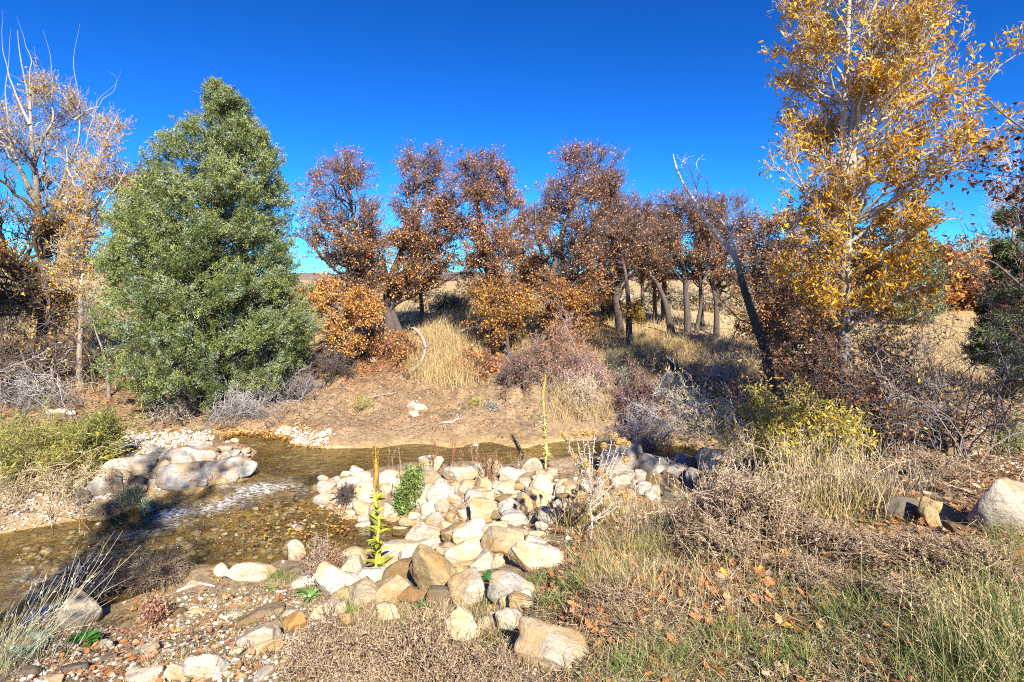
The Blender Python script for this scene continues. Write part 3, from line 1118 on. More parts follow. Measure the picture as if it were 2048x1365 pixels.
def plant(kind, label, cat, y, base, env, trunk=None, extra=(), r0=.09, n1=26, n2_=10, n3=7, L2=.5, L3=.25, rl=.03, tw=.0045, n=7,
          up=.2, crook=.16, upb=.25, bark=((.10, .08, .065), (.13, .105, .09)), leaf=None, group=None, seed=1, parts=('trunk', 'crown'),
          rmin=.3, bias=.5, depth=.9, pale_span=None, spread=1.0, tp=1.0, shrink=.32, splay=.12, tsides=8, twig_in_trunk=False):
    rng = R(seed)
    yb = hit(base[0], base[1])[0] if not isinstance(env, dict) else np.zeros(3)
    if isinstance(env, dict):
        y = base[1]
    if trunk is None:
        p0 = yb if y is None else np.array([(base[0] - CU) / F * y, y, float(height((base[0] - CU) / F * y, y))])
    else:
        p0 = np.array([(base[0] - CU) / F * y, y, float(height((base[0] - CU) / F * y, y))])
    y = p0[1]
    if isinstance(env, dict):
        cc_, rr_ = np.array(env['c']), np.array(env['r'])
        p0 = np.array([base[0], base[1], float(height(base[0], base[1]))])
        ztop, zbot = cc_[2] + rr_[2], cc_[2] - rr_[2]
        T = cc_ + unit(rng.normal(size=(n1, 3))) * rr_ * (rmin + (1 - rmin) * rng.uniform(0, 1, (n1, 1)) ** bias)
    else:
        e = np.array(env, float)
        sh = np.minimum(shrink * (L2 + L3) * F / y, .28 * (e[:, 2] - e[:, 1]))
        e[:, 1] += sh; e[:, 2] -= sh
        e[0, 0] += min(shrink * (L2 + L3) * F / y, .12 * (e[-1, 0] - e[0, 0]))
        env = e
        ztop, zbot = -(e[0, 0] - HV) / F * y, -(e[-1, 0] - HV) / F * y
        T = env_sample(env, y, n1, rng, rmin, depth, bias)
    hgt = ztop - p0[2]
    gt, gc = Geo(), Geo()
    blo, bhi = map(np.array, bark)
    if pale_span is None:
        bcol = lambda q: blo + np.clip((q[..., 2:3] - p0[2]) / hgt, 0, 1) * (bhi - blo)
    else:
        bcol = lambda q: blo + sstep(*pale_span, (q[..., 2:3] - p0[2]) / hgt) * (bhi - blo)  # low bark dark, high bark pale; some of that step is painted shade
    if trunk is not None:
        trs = [p0 + (np.array(trunk[0]) - p0) * np.linspace(0, 1, 30)[:, None] + .06 * np.stack([n2(np.linspace(0, 4, 30), np.zeros(30) + k, seed) for k in range(3)], -1)] if isinstance(env, dict) else [polyline([(base[0], base[1])] + list(trunk), y, rng, 30, .03 * hgt / 5)] + [polyline([q for q in ex if not isinstance(q, float)], y, rng, 30, .03 * hgt / 5) for ex in extra]
        ek = [1] + [([q for q in ex if isinstance(q, float)] or [.6])[0] for ex in extra]
        trs[0][0] = p0 - (0, 0, .12)
        TP = np.stack(trs)
        t = np.linspace(0, 1, 30)
        TR = np.stack([r0 * ek[k] * ((1 - .86 * t) ** tp + .45 * np.exp(-t * 14)) for k in range(len(trs))])
        tubes(gt, TP, TR, tsides, bcol(TP))
        # attach each limb to the trunk nearest to its target, below it
        flat = TP.reshape(-1, 3); fr = TR.ravel()
        hd = np.linalg.norm(flat[None, :, :2] - T[:, None, :2], axis=-1)
        want = T[:, None, 2] - hd * rng.uniform(.45, 1.1, n1)[:, None]
        cost = np.abs(flat[None, :, 2] - want) + .35 * hd
        cost += 9 * ((np.arange(len(flat)) % 30) < 6)[None]
        k = cost.argmin(1)
        S, sr = flat[k], fr[k]
    else:
        S = p0 + rng.normal(size=(n1, 3)) * (splay, splay, .0); S[:, 2] = height(S[:, 0], S[:, 1]) - .03
        sr = np.full(n1, r0)
    D = T - S; ln = np.linalg.norm(D, axis=1, keepdims=True)
    Cc = S + D * .45 + np.array([0, 0, 1.]) * ln * up * rng.uniform(.3, 1.2, (n1, 1))
    t = np.linspace(0, 1, 11)[None, :, None]
    P1 = S[:, None] * (1 - t) ** 2 + 2 * Cc[:, None] * t * (1 - t) + T[:, None] * t ** 2
    P1 = P1 + crook * wig(n1, 11, rng) * ln[:, None] * np.minimum(1, t * 3) * .8
    R1 = np.minimum(sr * .6, rl)[:, None] * (1 - .82 * np.linspace(0, 1, 11)[None])
    R1 = np.maximum(R1, tw)
    tubes(gt, P1, R1, 6 if trunk is not None else 4, bcol(P1))
    P2, R2 = branch_off(P1, R1, n2_, L2, spread, upb, n, crook, rng, .3, .6, .3, rfloor=tw)
    tubes(gt, P2, R2, 4, bcol(P2))
    if n3:
        P3, R3 = branch_off(P2, R2, n3, L3, spread, upb, 5, crook, rng, .15, .6, .4, rfloor=tw)
        tubes(gt if twig_in_trunk else gc, P3, R3, 3, bcol(P3))
    else:
        P3 = P2
    if leaf:
        zr = np.clip((P3[:, -1, 2] - zbot) / (ztop - zbot), 0, 1)
        lo, hi = leaf.get('keep', (1, 1))
        q = P3[:, -1]
        cl = noise(q * leaf.get('clump', 2.2) + seed, 31)
        keep = np.clip((lo + (hi - lo) * zr) * (1 + leaf.get('patch', .8) * cl), 0, 1)
        p, d, pi = twig_leaves(P3, leaf['n'], rng, keep, leaf.get('scatter', .03), leaf.get('droop', -.2))
        if 'wt' in leaf:
            w0, w1 = np.array(leaf['wt'][0], float), np.array(leaf['wt'][1], float)
            h = np.clip(zr[pi] + .35 * noise(q * 1.6 + seed, 33)[pi], 0, 1)[:, None]
            wt = w0 + (w1 - w0) * h
        else:
            wt = np.ones(len(leaf['pal']))
        col = palette(leaf['pal'], wt, len(p), rng, leaf.get('jit', .25))
        s = rng.uniform(.6, 1.25, len(p))
        (leaves2 if leaf.get('nice') else leaves)(gc, p, d, leaf['L'] * s, leaf['W'] * s, col, rng, 1, leaf.get('fold', .25), leaf.get('curl', .2))
    root = tag(empty(kind, p0), label, cat, group)
    gt.build(parts[0], [BARK], root, p0)
    if gc.n:
        gc.build(parts[1], [BARK, LEAF], root, p0)
    return root


OG = 'scrub oaks across the creek'
OAKLEAF = dict(n=3, L=.047, W=.031, pal=OAKPAL, wt=((5, 3, 1, 2, .5), (1, 2.5, 4, .3, 2.5)), keep=(1, .32), patch=.9, clump=1.8, fold=.2, curl=.3)
OB = ((.10, .082, .07), (.185, .14, .13))
oaks = [
    ('tall scrub oak next to the juniper, rust leaves below and dark twigs on top', 12.6, (738, 700), [(745, 620), (722, 520), (704, 430), (690, 320)], [], [(298, 648, 742), (340, 632, 768), (400, 600, 785), (480, 578, 795), (560, 596, 785), (620, 612, 760)], .10, 34),
    ('twin-trunked scrub oak with pale lower trunks, left of the gap in the grove', 13.2, (782, 668), [(772, 600), (790, 540), (812, 470), (832, 400), (838, 320)], [[(800, 668), (778, 600), (770, 540), (745, 470), (735, 420)], [(790, 560), (840, 520), (875, 470), (905, 420)]], [(297, 800, 890), (340, 790, 912), (400, 780, 935), (500, 768, 948), (575, 780, 905)], .13, 36),
    ('highest scrub oak of the grove, with a narrow bare forked top', 12.6, (1010, 700), [(988, 600), (968, 470), (950, 380), (942, 300)], [[(985, 590), (960, 548), (920, 545), (872, 552)], [(975, 520), (1010, 450), (1020, 380)]], [(283, 928, 976), (330, 900, 1030), (400, 908, 1052), (460, 928, 1062), (520, 920, 1062), (600, 928, 1072)], .10, 34),
    ('broad scrub oak with a domed purple-brown top, right of the highest oak', 12.6, (1108, 715), [(1100, 600), (1112, 500), (1140, 420), (1160, 330)], [[(1105, 640), (1130, 560), (1180, 480), (1220, 410)], [(1104, 580), (1075, 480), (1068, 400)]], [(298, 1120, 1205), (340, 1100, 1240), (380, 1060, 1255), (450, 1048, 1262), (520, 1056, 1252), (600, 1062, 1222), (655, 1080, 1200)], .12, 40),
    ('low dark-crowned scrub oak, first tree right of the broad domed oak', 14.2, (1242, 680), [(1232, 600), (1226, 560), (1250, 480), (1268, 420)], [[(1232, 590), (1200, 520), (1190, 460)]], [(372, 1208, 1290), (420, 1190, 1332), (480, 1190, 1350), (545, 1200, 1335)], .11, 26),
    ('slim straight grey-trunked oak standing in front, with sunlit straw at its foot', 12.4, (1261, 712), [(1258, 640), (1254, 560), (1240, 500), (1235, 450)], [], [(420, 1195, 1280), (470, 1185, 1290), (530, 1200, 1280)], .085, 12),
    ('slender dark oak leaning left in the middle of the trunk row', 14.2, (1346, 684), [(1330, 600), (1312, 562), (1282, 530), (1268, 470)], [], [(420, 1220, 1320), (480, 1225, 1340), (540, 1240, 1340)], .10, 14),
    ('double-stemmed oak in the trunk row, just left of the white dead snag', 14.6, (1376, 672), [(1370, 560), (1360, 480), (1352, 420)], [[(1392, 672), (1402, 600), (1396, 520), (1420, 450)]], [(382, 1330, 1400), (420, 1308, 1440), (480, 1300, 1452), (545, 1308, 1440)], .10, 28),
    ('round-topped oak with a dark crown behind the white dead snag', 14.4, (1432, 700), [(1432, 600), (1442, 520), (1456, 430)], [[(1434, 610), (1420, 540), (1410, 480)]], [(378, 1424, 1478), (420, 1390, 1502), (500, 1380, 1515), (565, 1400, 1505)], .09, 28),
    ('rusty oak behind the lower left of the tall yellow cottonwood', 11.0, (1580, 740), [(1575, 640), (1560, 540), (1555, 460)], [[(1578, 650), (1620, 560), (1640, 490)]], [(430, 1510, 1600), (480, 1480, 1660), (560, 1470, 1700), (640, 1470, 1700), (720, 1500, 1690)], .09, 34),
    ('thin dark oak at the back between the highest and the broad domed oak', 16.0, (1055, 665), [(1050, 600), (1045, 520), (1050, 440)], [], [(430, 1030, 1085), (500, 1015, 1095), (590, 1020, 1090)], .09, 14),
    ('bare grey twiggy oak at the back, behind the slim straight oak', 16.5, (1208, 662), [(1205, 600), (1210, 520), (1215, 460)], [[(1160, 665), (1165, 590), (1170, 510)]], [(440, 1150, 1250), (520, 1130, 1260), (600, 1140, 1250)], .09, 20),
    ('thin oak at the back between the leaning oak and the double-stemmed oak', 16.5, (1330, 650), [(1325, 600), (1330, 540), (1322, 470)], [], [(430, 1290, 1350), (500, 1285, 1370), (560, 1295, 1365)], .08, 12),
    ('oak with a reddish top peeping out behind the left shoulder of the juniper', 13.5, (300, 760), [(290, 600), (275, 480), (266, 380)], [], [(328, 252, 284), (370, 240, 320), (440, 232, 340), (520, 240, 340)], .08, 16),
]
for k, (lab, y, base, tr, ex, env, r0, n1) in enumerate(oaks):
    sparse = k in (5, 6, 11, 12)
    lf = dict(OAKLEAF, keep=(.25, .2) if sparse else OAKLEAF['keep'] if k < 4 else (.45, .2) if k < 9 else (.8, .5))
    if k == 13:
        lf = dict(OAKLEAF, keep=(.9, .9), wt=((2, 4, 3, .2, 1), (2, 4, 3, .2, 1)))
    plant('oak_tree', lab, 'oak tree', y, base, env, tr, ex, r0, int(n1 * 2.0), 12, 9, .46, .23, tw=.005, leaf=lf, group=OG, seed=100 + k, bark=OB, crook=.2, rl=.045, shrink=.15)

plant('oak_tree', 'slim dark oak trunk just right of the slim straight grey one', 'oak tree', 15.5, (1288, 668), [(450, 1254, 1314), (520, 1236, 1332), (580, 1244, 1324)], [(1284, 588), (1284, 470)], [], .075, 16, 9, 7, .4, .2, tw=.005, leaf=dict(OAKLEAF, keep=(.25, .2)), group=OG, seed=150, bark=OB, crook=.2, rl=.03)
plant('oak_tree', 'slim dark oak trunk second right of the slim straight grey one', 'oak tree', 16.0, (1312, 660), [(460, 1288, 1348), (530, 1270, 1366), (590, 1278, 1358)], [(1308, 580), (1318, 480)], [], .075, 16, 9, 7, .4, .2, tw=.005, leaf=dict(OAKLEAF, keep=(.25, .2)), group=OG, seed=151, bark=OB, crook=.2, rl=.03)
plant('oak_tree', 'slim dark oak trunk just right of the double-stemmed oak', 'oak tree', 15.2, (1405, 668), [(440, 1368, 1428), (510, 1350, 1446), (570, 1358, 1438)], [(1401, 588), (1398, 460)], [], .075, 16, 9, 7, .4, .2, tw=.005, leaf=dict(OAKLEAF, keep=(.25, .2)), group=OG, seed=152, bark=OB, crook=.2, rl=.03)
plant('oak_tree', 'slim dark oak trunk beside the broad domed oak on its right', 'oak tree', 14.5, (1128, 690), [(430, 1092, 1152), (500, 1074, 1170), (560, 1082, 1162)], [(1124, 610), (1122, 450)], [], .075, 16, 9, 7, .4, .2, tw=.005, leaf=dict(OAKLEAF, keep=(.25, .2)), group=OG, seed=153, bark=OB, crook=.2, rl=.03)
plant('oak_tree', 'slim dark oak trunk midway between the broad domed oak and the grey one', 'oak tree', 15.5, (1178, 676), [(440, 1152, 1212), (510, 1134, 1230), (570, 1142, 1222)], [(1174, 596), (1182, 460)], [], .075, 16, 9, 7, .4, .2, tw=.005, leaf=dict(OAKLEAF, keep=(.25, .2)), group=OG, seed=154, bark=OB, crook=.2, rl=.03)
plant('oak_tree', 'slim dark oak trunk right of the twin-trunked oak', 'oak tree', 15.0, (845, 665), [(440, 822, 882), (510, 804, 900), (570, 812, 892)], [(841, 585), (852, 460)], [], .075, 16, 9, 7, .4, .2, tw=.005, leaf=dict(OAKLEAF, keep=(.25, .2)), group=OG, seed=155, bark=OB, crook=.2, rl=.03)
# young oaks and low scrub with bright leaves in front of the grove
BR = dict(OAKLEAF, n=6, keep=(1, 1), patch=.5, wt=((5, 1, .3, 3, .1), (5, 1, .3, 3, .1)))
GO = dict(OAKLEAF, n=5, keep=(1, .9), patch=.6, pal=[(.66, .36, .05), (.6, .24, .05), (.62, .45, .06), (.36, .16, .06)], wt=((3, 3, 1, 1), (3, 2, 1, 1)))
plant('oak_sapling', 'bright orange young oak leaning out beside the juniper', 'young oak', 11.4, (690, 735), [(555, 596, 700), (600, 590, 770), (650, 620, 780), (690, 640, 740)], [(686, 660), (672, 600), (655, 570)], [[(688, 690), (730, 620), (750, 590)]], .05, 22, 9, 7, .35, .2, leaf=BR, seed=201, bark=OB, group='young bright oaks')
plant('oak_sapling', 'golden young oak below the highest oak, in front of the grove', 'young oak', 12.0, (1020, 720), [(540, 950, 1060), (590, 930, 1085), (640, 945, 1085), (680, 970, 1060)], [(1010, 650), (1000, 590)], [], .05, 22, 9, 7, .38, .22, leaf=GO, seed=202, bark=OB, group='young bright oaks')
plant('oak_sapling', 'tiny yellow-leaved sapling hung before the slim grey trunk', 'young oak', 12.2, (1250, 708), [(606, 1246, 1290), (624, 1238, 1308), (642, 1262, 1304)], [(1256, 660), (1268, 625)], [], .018, 9, 8, 5, .2, .12, leaf=dict(GO, pal=[(.7, .42, .04), (.66, .3, .05), (.7, .5, .05)], wt=((2, 2, 2), (2, 2, 2))), seed=203, bark=OB, group='young bright oaks')
plant('oak_sapling', 'orange young oak under the broad domed oak', 'young oak', 12.2, (1130, 722), [(560, 1085, 1190), (600, 1070, 1215), (650, 1080, 1210), (690, 1100, 1190)], [(1132, 650), (1140, 590)], [], .05, 16, 9, 7, .36, .22, leaf=dict(GO, wt=((2, 5, .5, 1.5), (2, 5, .5, 2))), seed=204, bark=OB, group='young bright oaks')
SB = ('stems', 'foliage')
plant('scrub_bush', 'low rust-brown oak scrub under the twin-trunked oak', 'bush', 12.2, (790, 715), [(655, 730, 830), (680, 715, 850), (715, 720, 850)], r0=.015, n1=22, n2_=8, n3=5, L2=.25, L3=.15, leaf=dict(OAKLEAF, keep=(.9, .9), wt=((3, 3, 1, 1, .3), (3, 3, 1, 1, .3))), seed=205, bark=OB, parts=SB, splay=.5)
plant('scrub_bush', 'low brown scrub at the right edge of the tall straw patch', 'bush', 11.4, (955, 760), [(695, 920, 1000), (725, 905, 1010), (765, 915, 1010)], r0=.014, n1=20, n2_=8, n3=5, L2=.25, L3=.15, leaf=dict(OAKLEAF, L=.06, W=.04, keep=(.75, .6), wt=((1, 4, 2, .6, 1), (1, 4, 2, .6, 1))), seed=206, bark=OB, parts=SB, splay=.35)
RED = dict(n=3, L=.034, W=.024, pal=[(.52, .20, .10), (.56, .30, .18), (.40, .15, .09), (.60, .33, .13)], keep=(.5, .7), patch=.8, clump=2.5, droop=-.1)
plant('berry_bush', 'large reddish-pink thicket on the bank behind the thin upright stalk', 'bush', 10.6, (1105, 778), [(640, 1090, 1140), (680, 1050, 1170), (720, 1030, 1210), (770, 1030, 1215)], r0=.014, n1=46, n2_=11, n3=7, L2=.34, L3=.18, tw=.0035, bark=((.26, .21, .175), (.40, .32, .27)), leaf=RED, seed=207, parts=SB, splay=.5, crook=.22)
plant('berry_bush', 'small pale-pink bush at the foot of the large red thicket', 'bush', 9.9, (1165, 800), [(730, 1120, 1200), (760, 1095, 1225), (800, 1100, 1220)], r0=.012, n1=30, n2_=10, n3=6, L2=.3, L3=.16, tw=.0035, bark=((.36, .30, .26), (.48, .36, .32)), leaf=dict(RED, keep=(.4, .5), pal=[(.62, .3, .24), (.6, .38, .3), (.5, .2, .15)]), seed=208, parts=SB, splay=.4, crook=.22)
plant('bare_bush', 'bare grey bush with dark twigs left of the thin upright stalk', 'bush', 10.4, (1050, 790), [(705, 1010, 1060), (740, 990, 1085), (790, 1000, 1090)], r0=.013, n1=26, n2_=9, n3=6, L2=.3, L3=.18, bark=((.13, .105, .095), (.22, .18, .165)), leaf=dict(RED, keep=(.18, .25)), seed=209, parts=SB, splay=.35, crook=.24)
plant('dry_weed', 'straw-white dry weed drooping over the far bank beside the red thicket', 'dry weed', 9.4, (1165, 855), [(755, 1130, 1190), (790, 1110, 1215), (850, 1100, 1230)], r0=.006, n1=70, n2_=7, n3=4, L2=.25, L3=.12, tw=.003, bark=((.55, .43, .29), (.66, .54, .40)), seed=210, parts=('stems', 'foliage'), splay=.25, up=.5)
SAGE = dict(n=7, L=.045, W=.011, pal=[(.16, .17, .11), (.21, .22, .15), (.11, .12, .07)], keep=(.9, 1), patch=.3, droop=.4, spread=.01)
plant('sagebrush', 'dark olive sagebrush on the bank in front of the slim straight oak', 'sagebrush', 10.6, (1245, 772), [(702, 1215, 1262), (725, 1200, 1280), (765, 1205, 1285)], r0=.012, n1=34, n2_=8, n3=5, L2=.24, L3=.13, leaf=SAGE, seed=211, parts=SB, splay=.2, bark=OB, group='sagebrush on the far bank')
plant('sagebrush', 'small pale-green sagebrush just below the dark olive one', 'sagebrush', 10.0, (1248, 782), [(738, 1236, 1262), (755, 1230, 1272), (778, 1236, 1266)], r0=.008, n1=22, n2_=7, n3=4, L2=.14, L3=.08, leaf=dict(SAGE, pal=[(.42, .44, .34), (.34, .37, .27), (.26, .28, .2)]), seed=212, parts=SB, splay=.1, bark=OB, group='sagebrush on the far bank')
plant('sagebrush', 'blue-grey sagebrush in the sunny straw right of the dark thin sapling', 'sagebrush', 10.6, (1338, 770), [(715, 1325, 1352), (735, 1310, 1362), (768, 1318, 1360)], r0=.01, n1=26, n2_=8, n3=5, L2=.2, L3=.1, leaf=dict(SAGE, keep=(.6, .6), pal=[(.2, .2, .17), (.25, .27, .22), (.12, .11, .1)]), seed=213, parts=SB, splay=.15, bark=OB, group='sagebrush on the far bank')
plant('sagebrush', 'small silvery sagebrush alone on the far bank above the pool', 'sagebrush', 9.7, (980, 842), [(812, 972, 992), (825, 964, 1000), (840, 970, 995)], r0=.007, n1=22, n2_=7, n3=4, L2=.13, L3=.07, leaf=dict(SAGE, pal=[(.5, .48, .42), (.4, .4, .33), (.34, .33, .26)]), seed=214, parts=SB, splay=.08, bark=((.4, .35, .3), (.5, .45, .4)), group='sagebrush on the far bank')
RAB = dict(n=5, L=.05, W=.008, pal=[(.48, .42, .14), (.58, .48, .16), (.34, .33, .10), (.62, .52, .3)], keep=(.5, 1), patch=.3, droop=.6)
plant('rabbitbrush', 'yellow-green rabbitbrush clump alone on the dirt slope left of the three pale stones', 'rabbitbrush', 9.9, (728, 845), [(800, 712, 742), (815, 705, 748), (842, 714, 744)], r0=.006, n1=44, n2_=5, n3=3, L2=.16, L3=.08, tw=.0028, leaf=RAB, seed=215, parts=SB, splay=.1, bark=((.4, .34, .16), (.55, .48, .2)), group='rabbitbrush clumps on the dirt slope')
plant('rabbitbrush', 'yellow-green rabbitbrush clump beside the small silvery sagebrush', 'rabbitbrush', 9.7, (952, 842), [(802, 940, 962), (815, 934, 968), (840, 942, 962)], r0=.006, n1=36, n2_=5, n3=3, L2=.15, L3=.08, tw=.0028, leaf=RAB, seed=216, parts=SB, splay=.08, bark=((.4, .34, .16), (.55, .48, .2)), group='rabbitbrush clumps on the dirt slope')
plant('bare_bush', 'dark purplish twig bush on the shaded cut bank behind the stone wall', 'bush', 9.1, (1290, 835), [(755, 1270, 1310), (780, 1240, 1340), (830, 1220, 1350)], r0=.01, n1=40, n2_=9, n3=6, L2=.26, L3=.15, bark=((.13, .085, .09), (.24, .15, .155)), leaf=dict(RED, keep=(.25, .25), L=.03, W=.02), seed=217, parts=SB, splay=.35, crook=.22)
plant('bare_sapling', 'thin dark leafless sapling rising from the purplish twig bush', 'sapling', 9.3, (1268, 825), [(690, 1285, 1330), (715, 1270, 1340), (740, 1275, 1330)], [(1280, 780), (1290, 735), (1300, 695)], [], .02, 8, 4, 3, .22, .12, rl=.01, leaf=None, seed=218, bark=((.05, .04, .035), (.07, .055, .05)), parts=('trunk', 'crown'))

# ---- the tall yellow cottonwood on the right
YEL = [(.80, .46, .02), (.68, .33, .015), (.82, .57, .07), (.46, .21, .02)]
plant('cottonwood', 'tall yellow-leaved cottonwood with a pale grey trunk right of the creek', 'cottonwood tree', 6.8, (1694, 880),
      [(-170, 1640, 1820), (-60, 1560, 1880), (0, 1520, 1905), (100, 1518, 1955), (200, 1512, 1955), (290, 1540, 1955), (380, 1512, 1945), (450, 1530, 1960), (540, 1545, 1930), (620, 1580, 1880)],
      [(1692, 700), (1690, 540), (1693, 400), (1692, 250), (1694, 120), (1700, 0), (1712, -140)], [[(1693, 420), (1704, 330), (1722, 200), (1742, 60), (1770, -100)], [(1692, 330), (1730, 120), (1790, 20), (1830, -60)]],
      .085, 110, 11, 8, .40, .20, rl=.022, tw=.0032, up=-.02, crook=.13, upb=.55, bark=((.25, .215, .18), (.44, .40, .34)), pale_span=(.1, .6),
      leaf=dict(n=4, L=.066, W=.025, nice=1, pal=YEL, wt=((3, 3, .6, 3), (3, 3, 1.5, 1)), keep=(1, .6), patch=.7, clump=2.4, droop=-.25, curl=.35, scatter=.035), seed=301, depth=.9, shrink=.12)
# brown thicket under it
plant('bare_bush', 'dark tangled thicket with small reddish-brown leaves at the cottonwood foot', 'thicket', 7.2, (1700, 838), [(560, 1560, 1800), (640, 1510, 1850), (720, 1480, 1870), (800, 1500, 1870), (850, 1560, 1840)],
      r0=.02, n1=60, n2_=11, n3=7, L2=.42, L3=.24, tw=.0032, bark=((.10, .08, .07), (.20, .16, .14)), leaf=dict(RED, n=3, L=.045, W=.03, keep=(.55, .6), pal=[(.34, .13, .07), (.42, .2, .08), (.24, .1, .06), (.5, .3, .08)]), seed=302, parts=SB, splay=.55, crook=.24)
plant('willow_bush', 'yellow-green leafy willow bush behind the tall straw clump', 'willow bush', 6.3, (1590, 935), [(770, 1560, 1680), (810, 1500, 1730), (860, 1450, 1740), (905, 1480, 1720), (930, 1520, 1690)],
      r0=.012, n1=44, n2_=9, n3=5, L2=.30, L3=.16, tw=.003, bark=((.30, .25, .15), (.50, .42, .28)), leaf=dict(n=4, L=.07, W=.02, nice=1, pal=[(.60, .47, .06), (.50, .42, .07), (.38, .36, .06), (.68, .48, .05)], keep=(.9, .8), patch=.5, droop=-.15), seed=303, parts=SB, splay=.3, crook=.2)
plant('fallen_branch', 'pale yellow-leaved branch arching left over the shaded stream from the willow bush', 'branch', 6.6, (1500, 850), [(745, 1310, 1380), (790, 1290, 1420), (835, 1320, 1470)], [(1440, 832), (1390, 815), (1340, 795), (1300, 790)], [[(1470, 838), (1400, 790), (1340, 765), (1308, 760)], [(1480, 845), (1400, 860), (1340, 870)]],
      .014, 10, 6, 4, .24, .12, rl=.007, tw=.003, bark=((.55, .49, .40), (.68, .62, .52)), leaf=dict(n=1, L=.055, W=.018, pal=[(.66, .5, .08), (.7, .56, .16), (.6, .4, .06)], keep=(.7, .7), patch=.5), seed=304, parts=('limb', 'foliage'), up=0)
plant('willow_bush', 'thin yellow-leaved willow shoots at the right end of the stone wall', 'willow bush', 5.9, (1480, 915), [(800, 1400, 1500), (840, 1390, 1520), (900, 1420, 1520)], r0=.007, n1=16, n2_=6, n3=3, L2=.22, L3=.12, tw=.0028, bark=((.5, .42, .3), (.6, .5, .36)),
      leaf=dict(n=2, L=.06, W=.018, pal=[(.62, .45, .07), (.7, .5, .1)], keep=(.5, .5)), seed=305, parts=SB, splay=.15)

# ---- the leaning dead snag
def snag():
    rng = R(77)
    y = 9.0
    base = (1545, 790)
    p0 = np.array([(base[0] - CU) / F * y, y, float(height((base[0] - CU) / F * y, y))])
    main = [(1545, 800), (1531, 700), (1513, 653), (1494, 591), (1476, 521), (1447, 484), (1410, 437), (1388, 400), (1366, 371), (1352, 342), (1347, 310)]
    subs = [([(1478, 530), (1461, 466), (1440, 436), (1407, 415), (1392, 382), (1381, 342), (1368, 312), (1362, 322)], .022),
            ([(1408, 420), (1417, 393), (1414, 356), (1400, 352)], .009), ([(1392, 384), (1400, 350), (1392, 322), (1408, 310)], .009),
            ([(1388, 400), (1372, 380), (1374, 362)], .006), ([(1410, 437), (1430, 446), (1448, 452), (1452, 434)], .012), ([(1447, 484), (1420, 452), (1412, 425), (1418, 400)], .014),
            ([(1494, 591), (1470, 560), (1450, 548)], .014), ([(1513, 653), (1480, 640), (1440, 600), (1420, 580)], .012), ([(1440, 600), (1425, 560), (1432, 540)], .006), ([(1461, 466), (1478, 440), (1474, 420)], .008),
            ([(1480, 640), (1460, 690), (1440, 720)], .008), ([(1392, 384), (1360, 330), (1372, 315)], .006)]
    gt, gs = Geo(), Geo()
    P = polyline(main, y, rng, 44, .02)
    P[0] = p0 - (0, 0, .1)
    t = np.linspace(0, 1, 44)
    rad = .085 * (1 - t) ** .8 * (1 - .25 * t) + .008
    h = (P[:, 2:3] - p0[2]) / (P[-1, 2] - p0[2])
    col = np.array([.09, .075, .065]) + sstep(.45, .7, h) * (np.array([.62, .57, .52]) - np.array([.09, .075, .065]))  # bleached wood above; the dark lower tone carries the shade down there
    tubes(gt, P[None], rad[None], 9, col[None])
    for s, r in subs:
        Q = polyline(s, y, rng, 16, .015)
        h = (Q[:, 2:3] - p0[2]) / (P[-1, 2] - p0[2])
        col = np.array([.12, .10, .09]) + sstep(.4, .65, h) * (np.array([.64, .59, .54]) - np.array([.12, .10, .09]))
        rr = r * (1 - .75 * np.linspace(0, 1, 16))
        tubes(gs, Q[None], rr[None], 6, col[None])
        Q2, R2 = branch_off(Q[None], rr[None], 7, .22, 1.1, .1, 6, .35, rng, .2, .5, .4, rfloor=.003)
        h2 = np.clip((Q2[..., 2:3] - p0[2]) / (P[-1, 2] - p0[2]), 0, 1)
        tubes(gs, Q2, R2, 4, np.array([.12, .10, .09]) + sstep(.4, .65, h2) * (np.array([.6, .55, .5]) - np.array([.12, .10, .09])))
    root = tag(empty('dead_tree', p0), 'dead leaning tree with bleached curling bare branches against the sky', 'dead tree')
    gt.build('trunk', [BARK], root, p0)
    gs.build('branches', [BARK], root, p0)


snag()

# ---- left side: big half-bare cottonwood, slim companion, brush
WY = [(.78, .44, .04), (.70, .35, .035), (.54, .26, .04), (.80, .53, .10)]
plant('cottonwood', 'big half-bare cottonwood at the left edge with white twigs standing above its crown', 'cottonwood tree', 12.0, (88, 770),
      [(150, -60, 140), (210, -140, 190), (300, -180, 235), (400, -200, 250), (500, -180, 230), (600, -140, 210), (660, -60, 180)],
      [(92, 640), (88, 520), (72, 420), (66, 330), (62, 240), (50, 160), (38, 60)], [[(88, 520), (110, 410), (150, 300), (160, 210), (150, 110), (160, 50), .28], [(72, 400), (20, 300), (10, 180), (22, 60), .25], [(90, 600), (30, 520), (-60, 420), (-110, 300), .5], [(66, 330), (110, 230), (102, 120), (84, 60), .2], [(100, 430), (170, 330), (190, 200), (230, 170), (240, 140), .2], [(150, 240), (190, 215), (225, 185), (238, 155), (214, 142), .1], [(60, 250), (10, 130), (4, 20), .14], [(60, 220), (64, 120), (30, 30), .12]],
      .21, 90, 11, 8, .65, .34, rl=.05, tw=.005, up=.1, crook=.17, upb=.5, bark=((.11, .085, .065), (.37, .335, .29)), pale_span=(.5, .9), tp=1.9,  # dark low bark has the trunk's shade put into its colour
      leaf=dict(n=3, L=.055, W=.030, pal=WY, wt=((2, 3, 3, .5), (3, 2, 2, 1.5)), keep=(.9, .45), patch=1.0, clump=1.0, droop=-.3), seed=401)
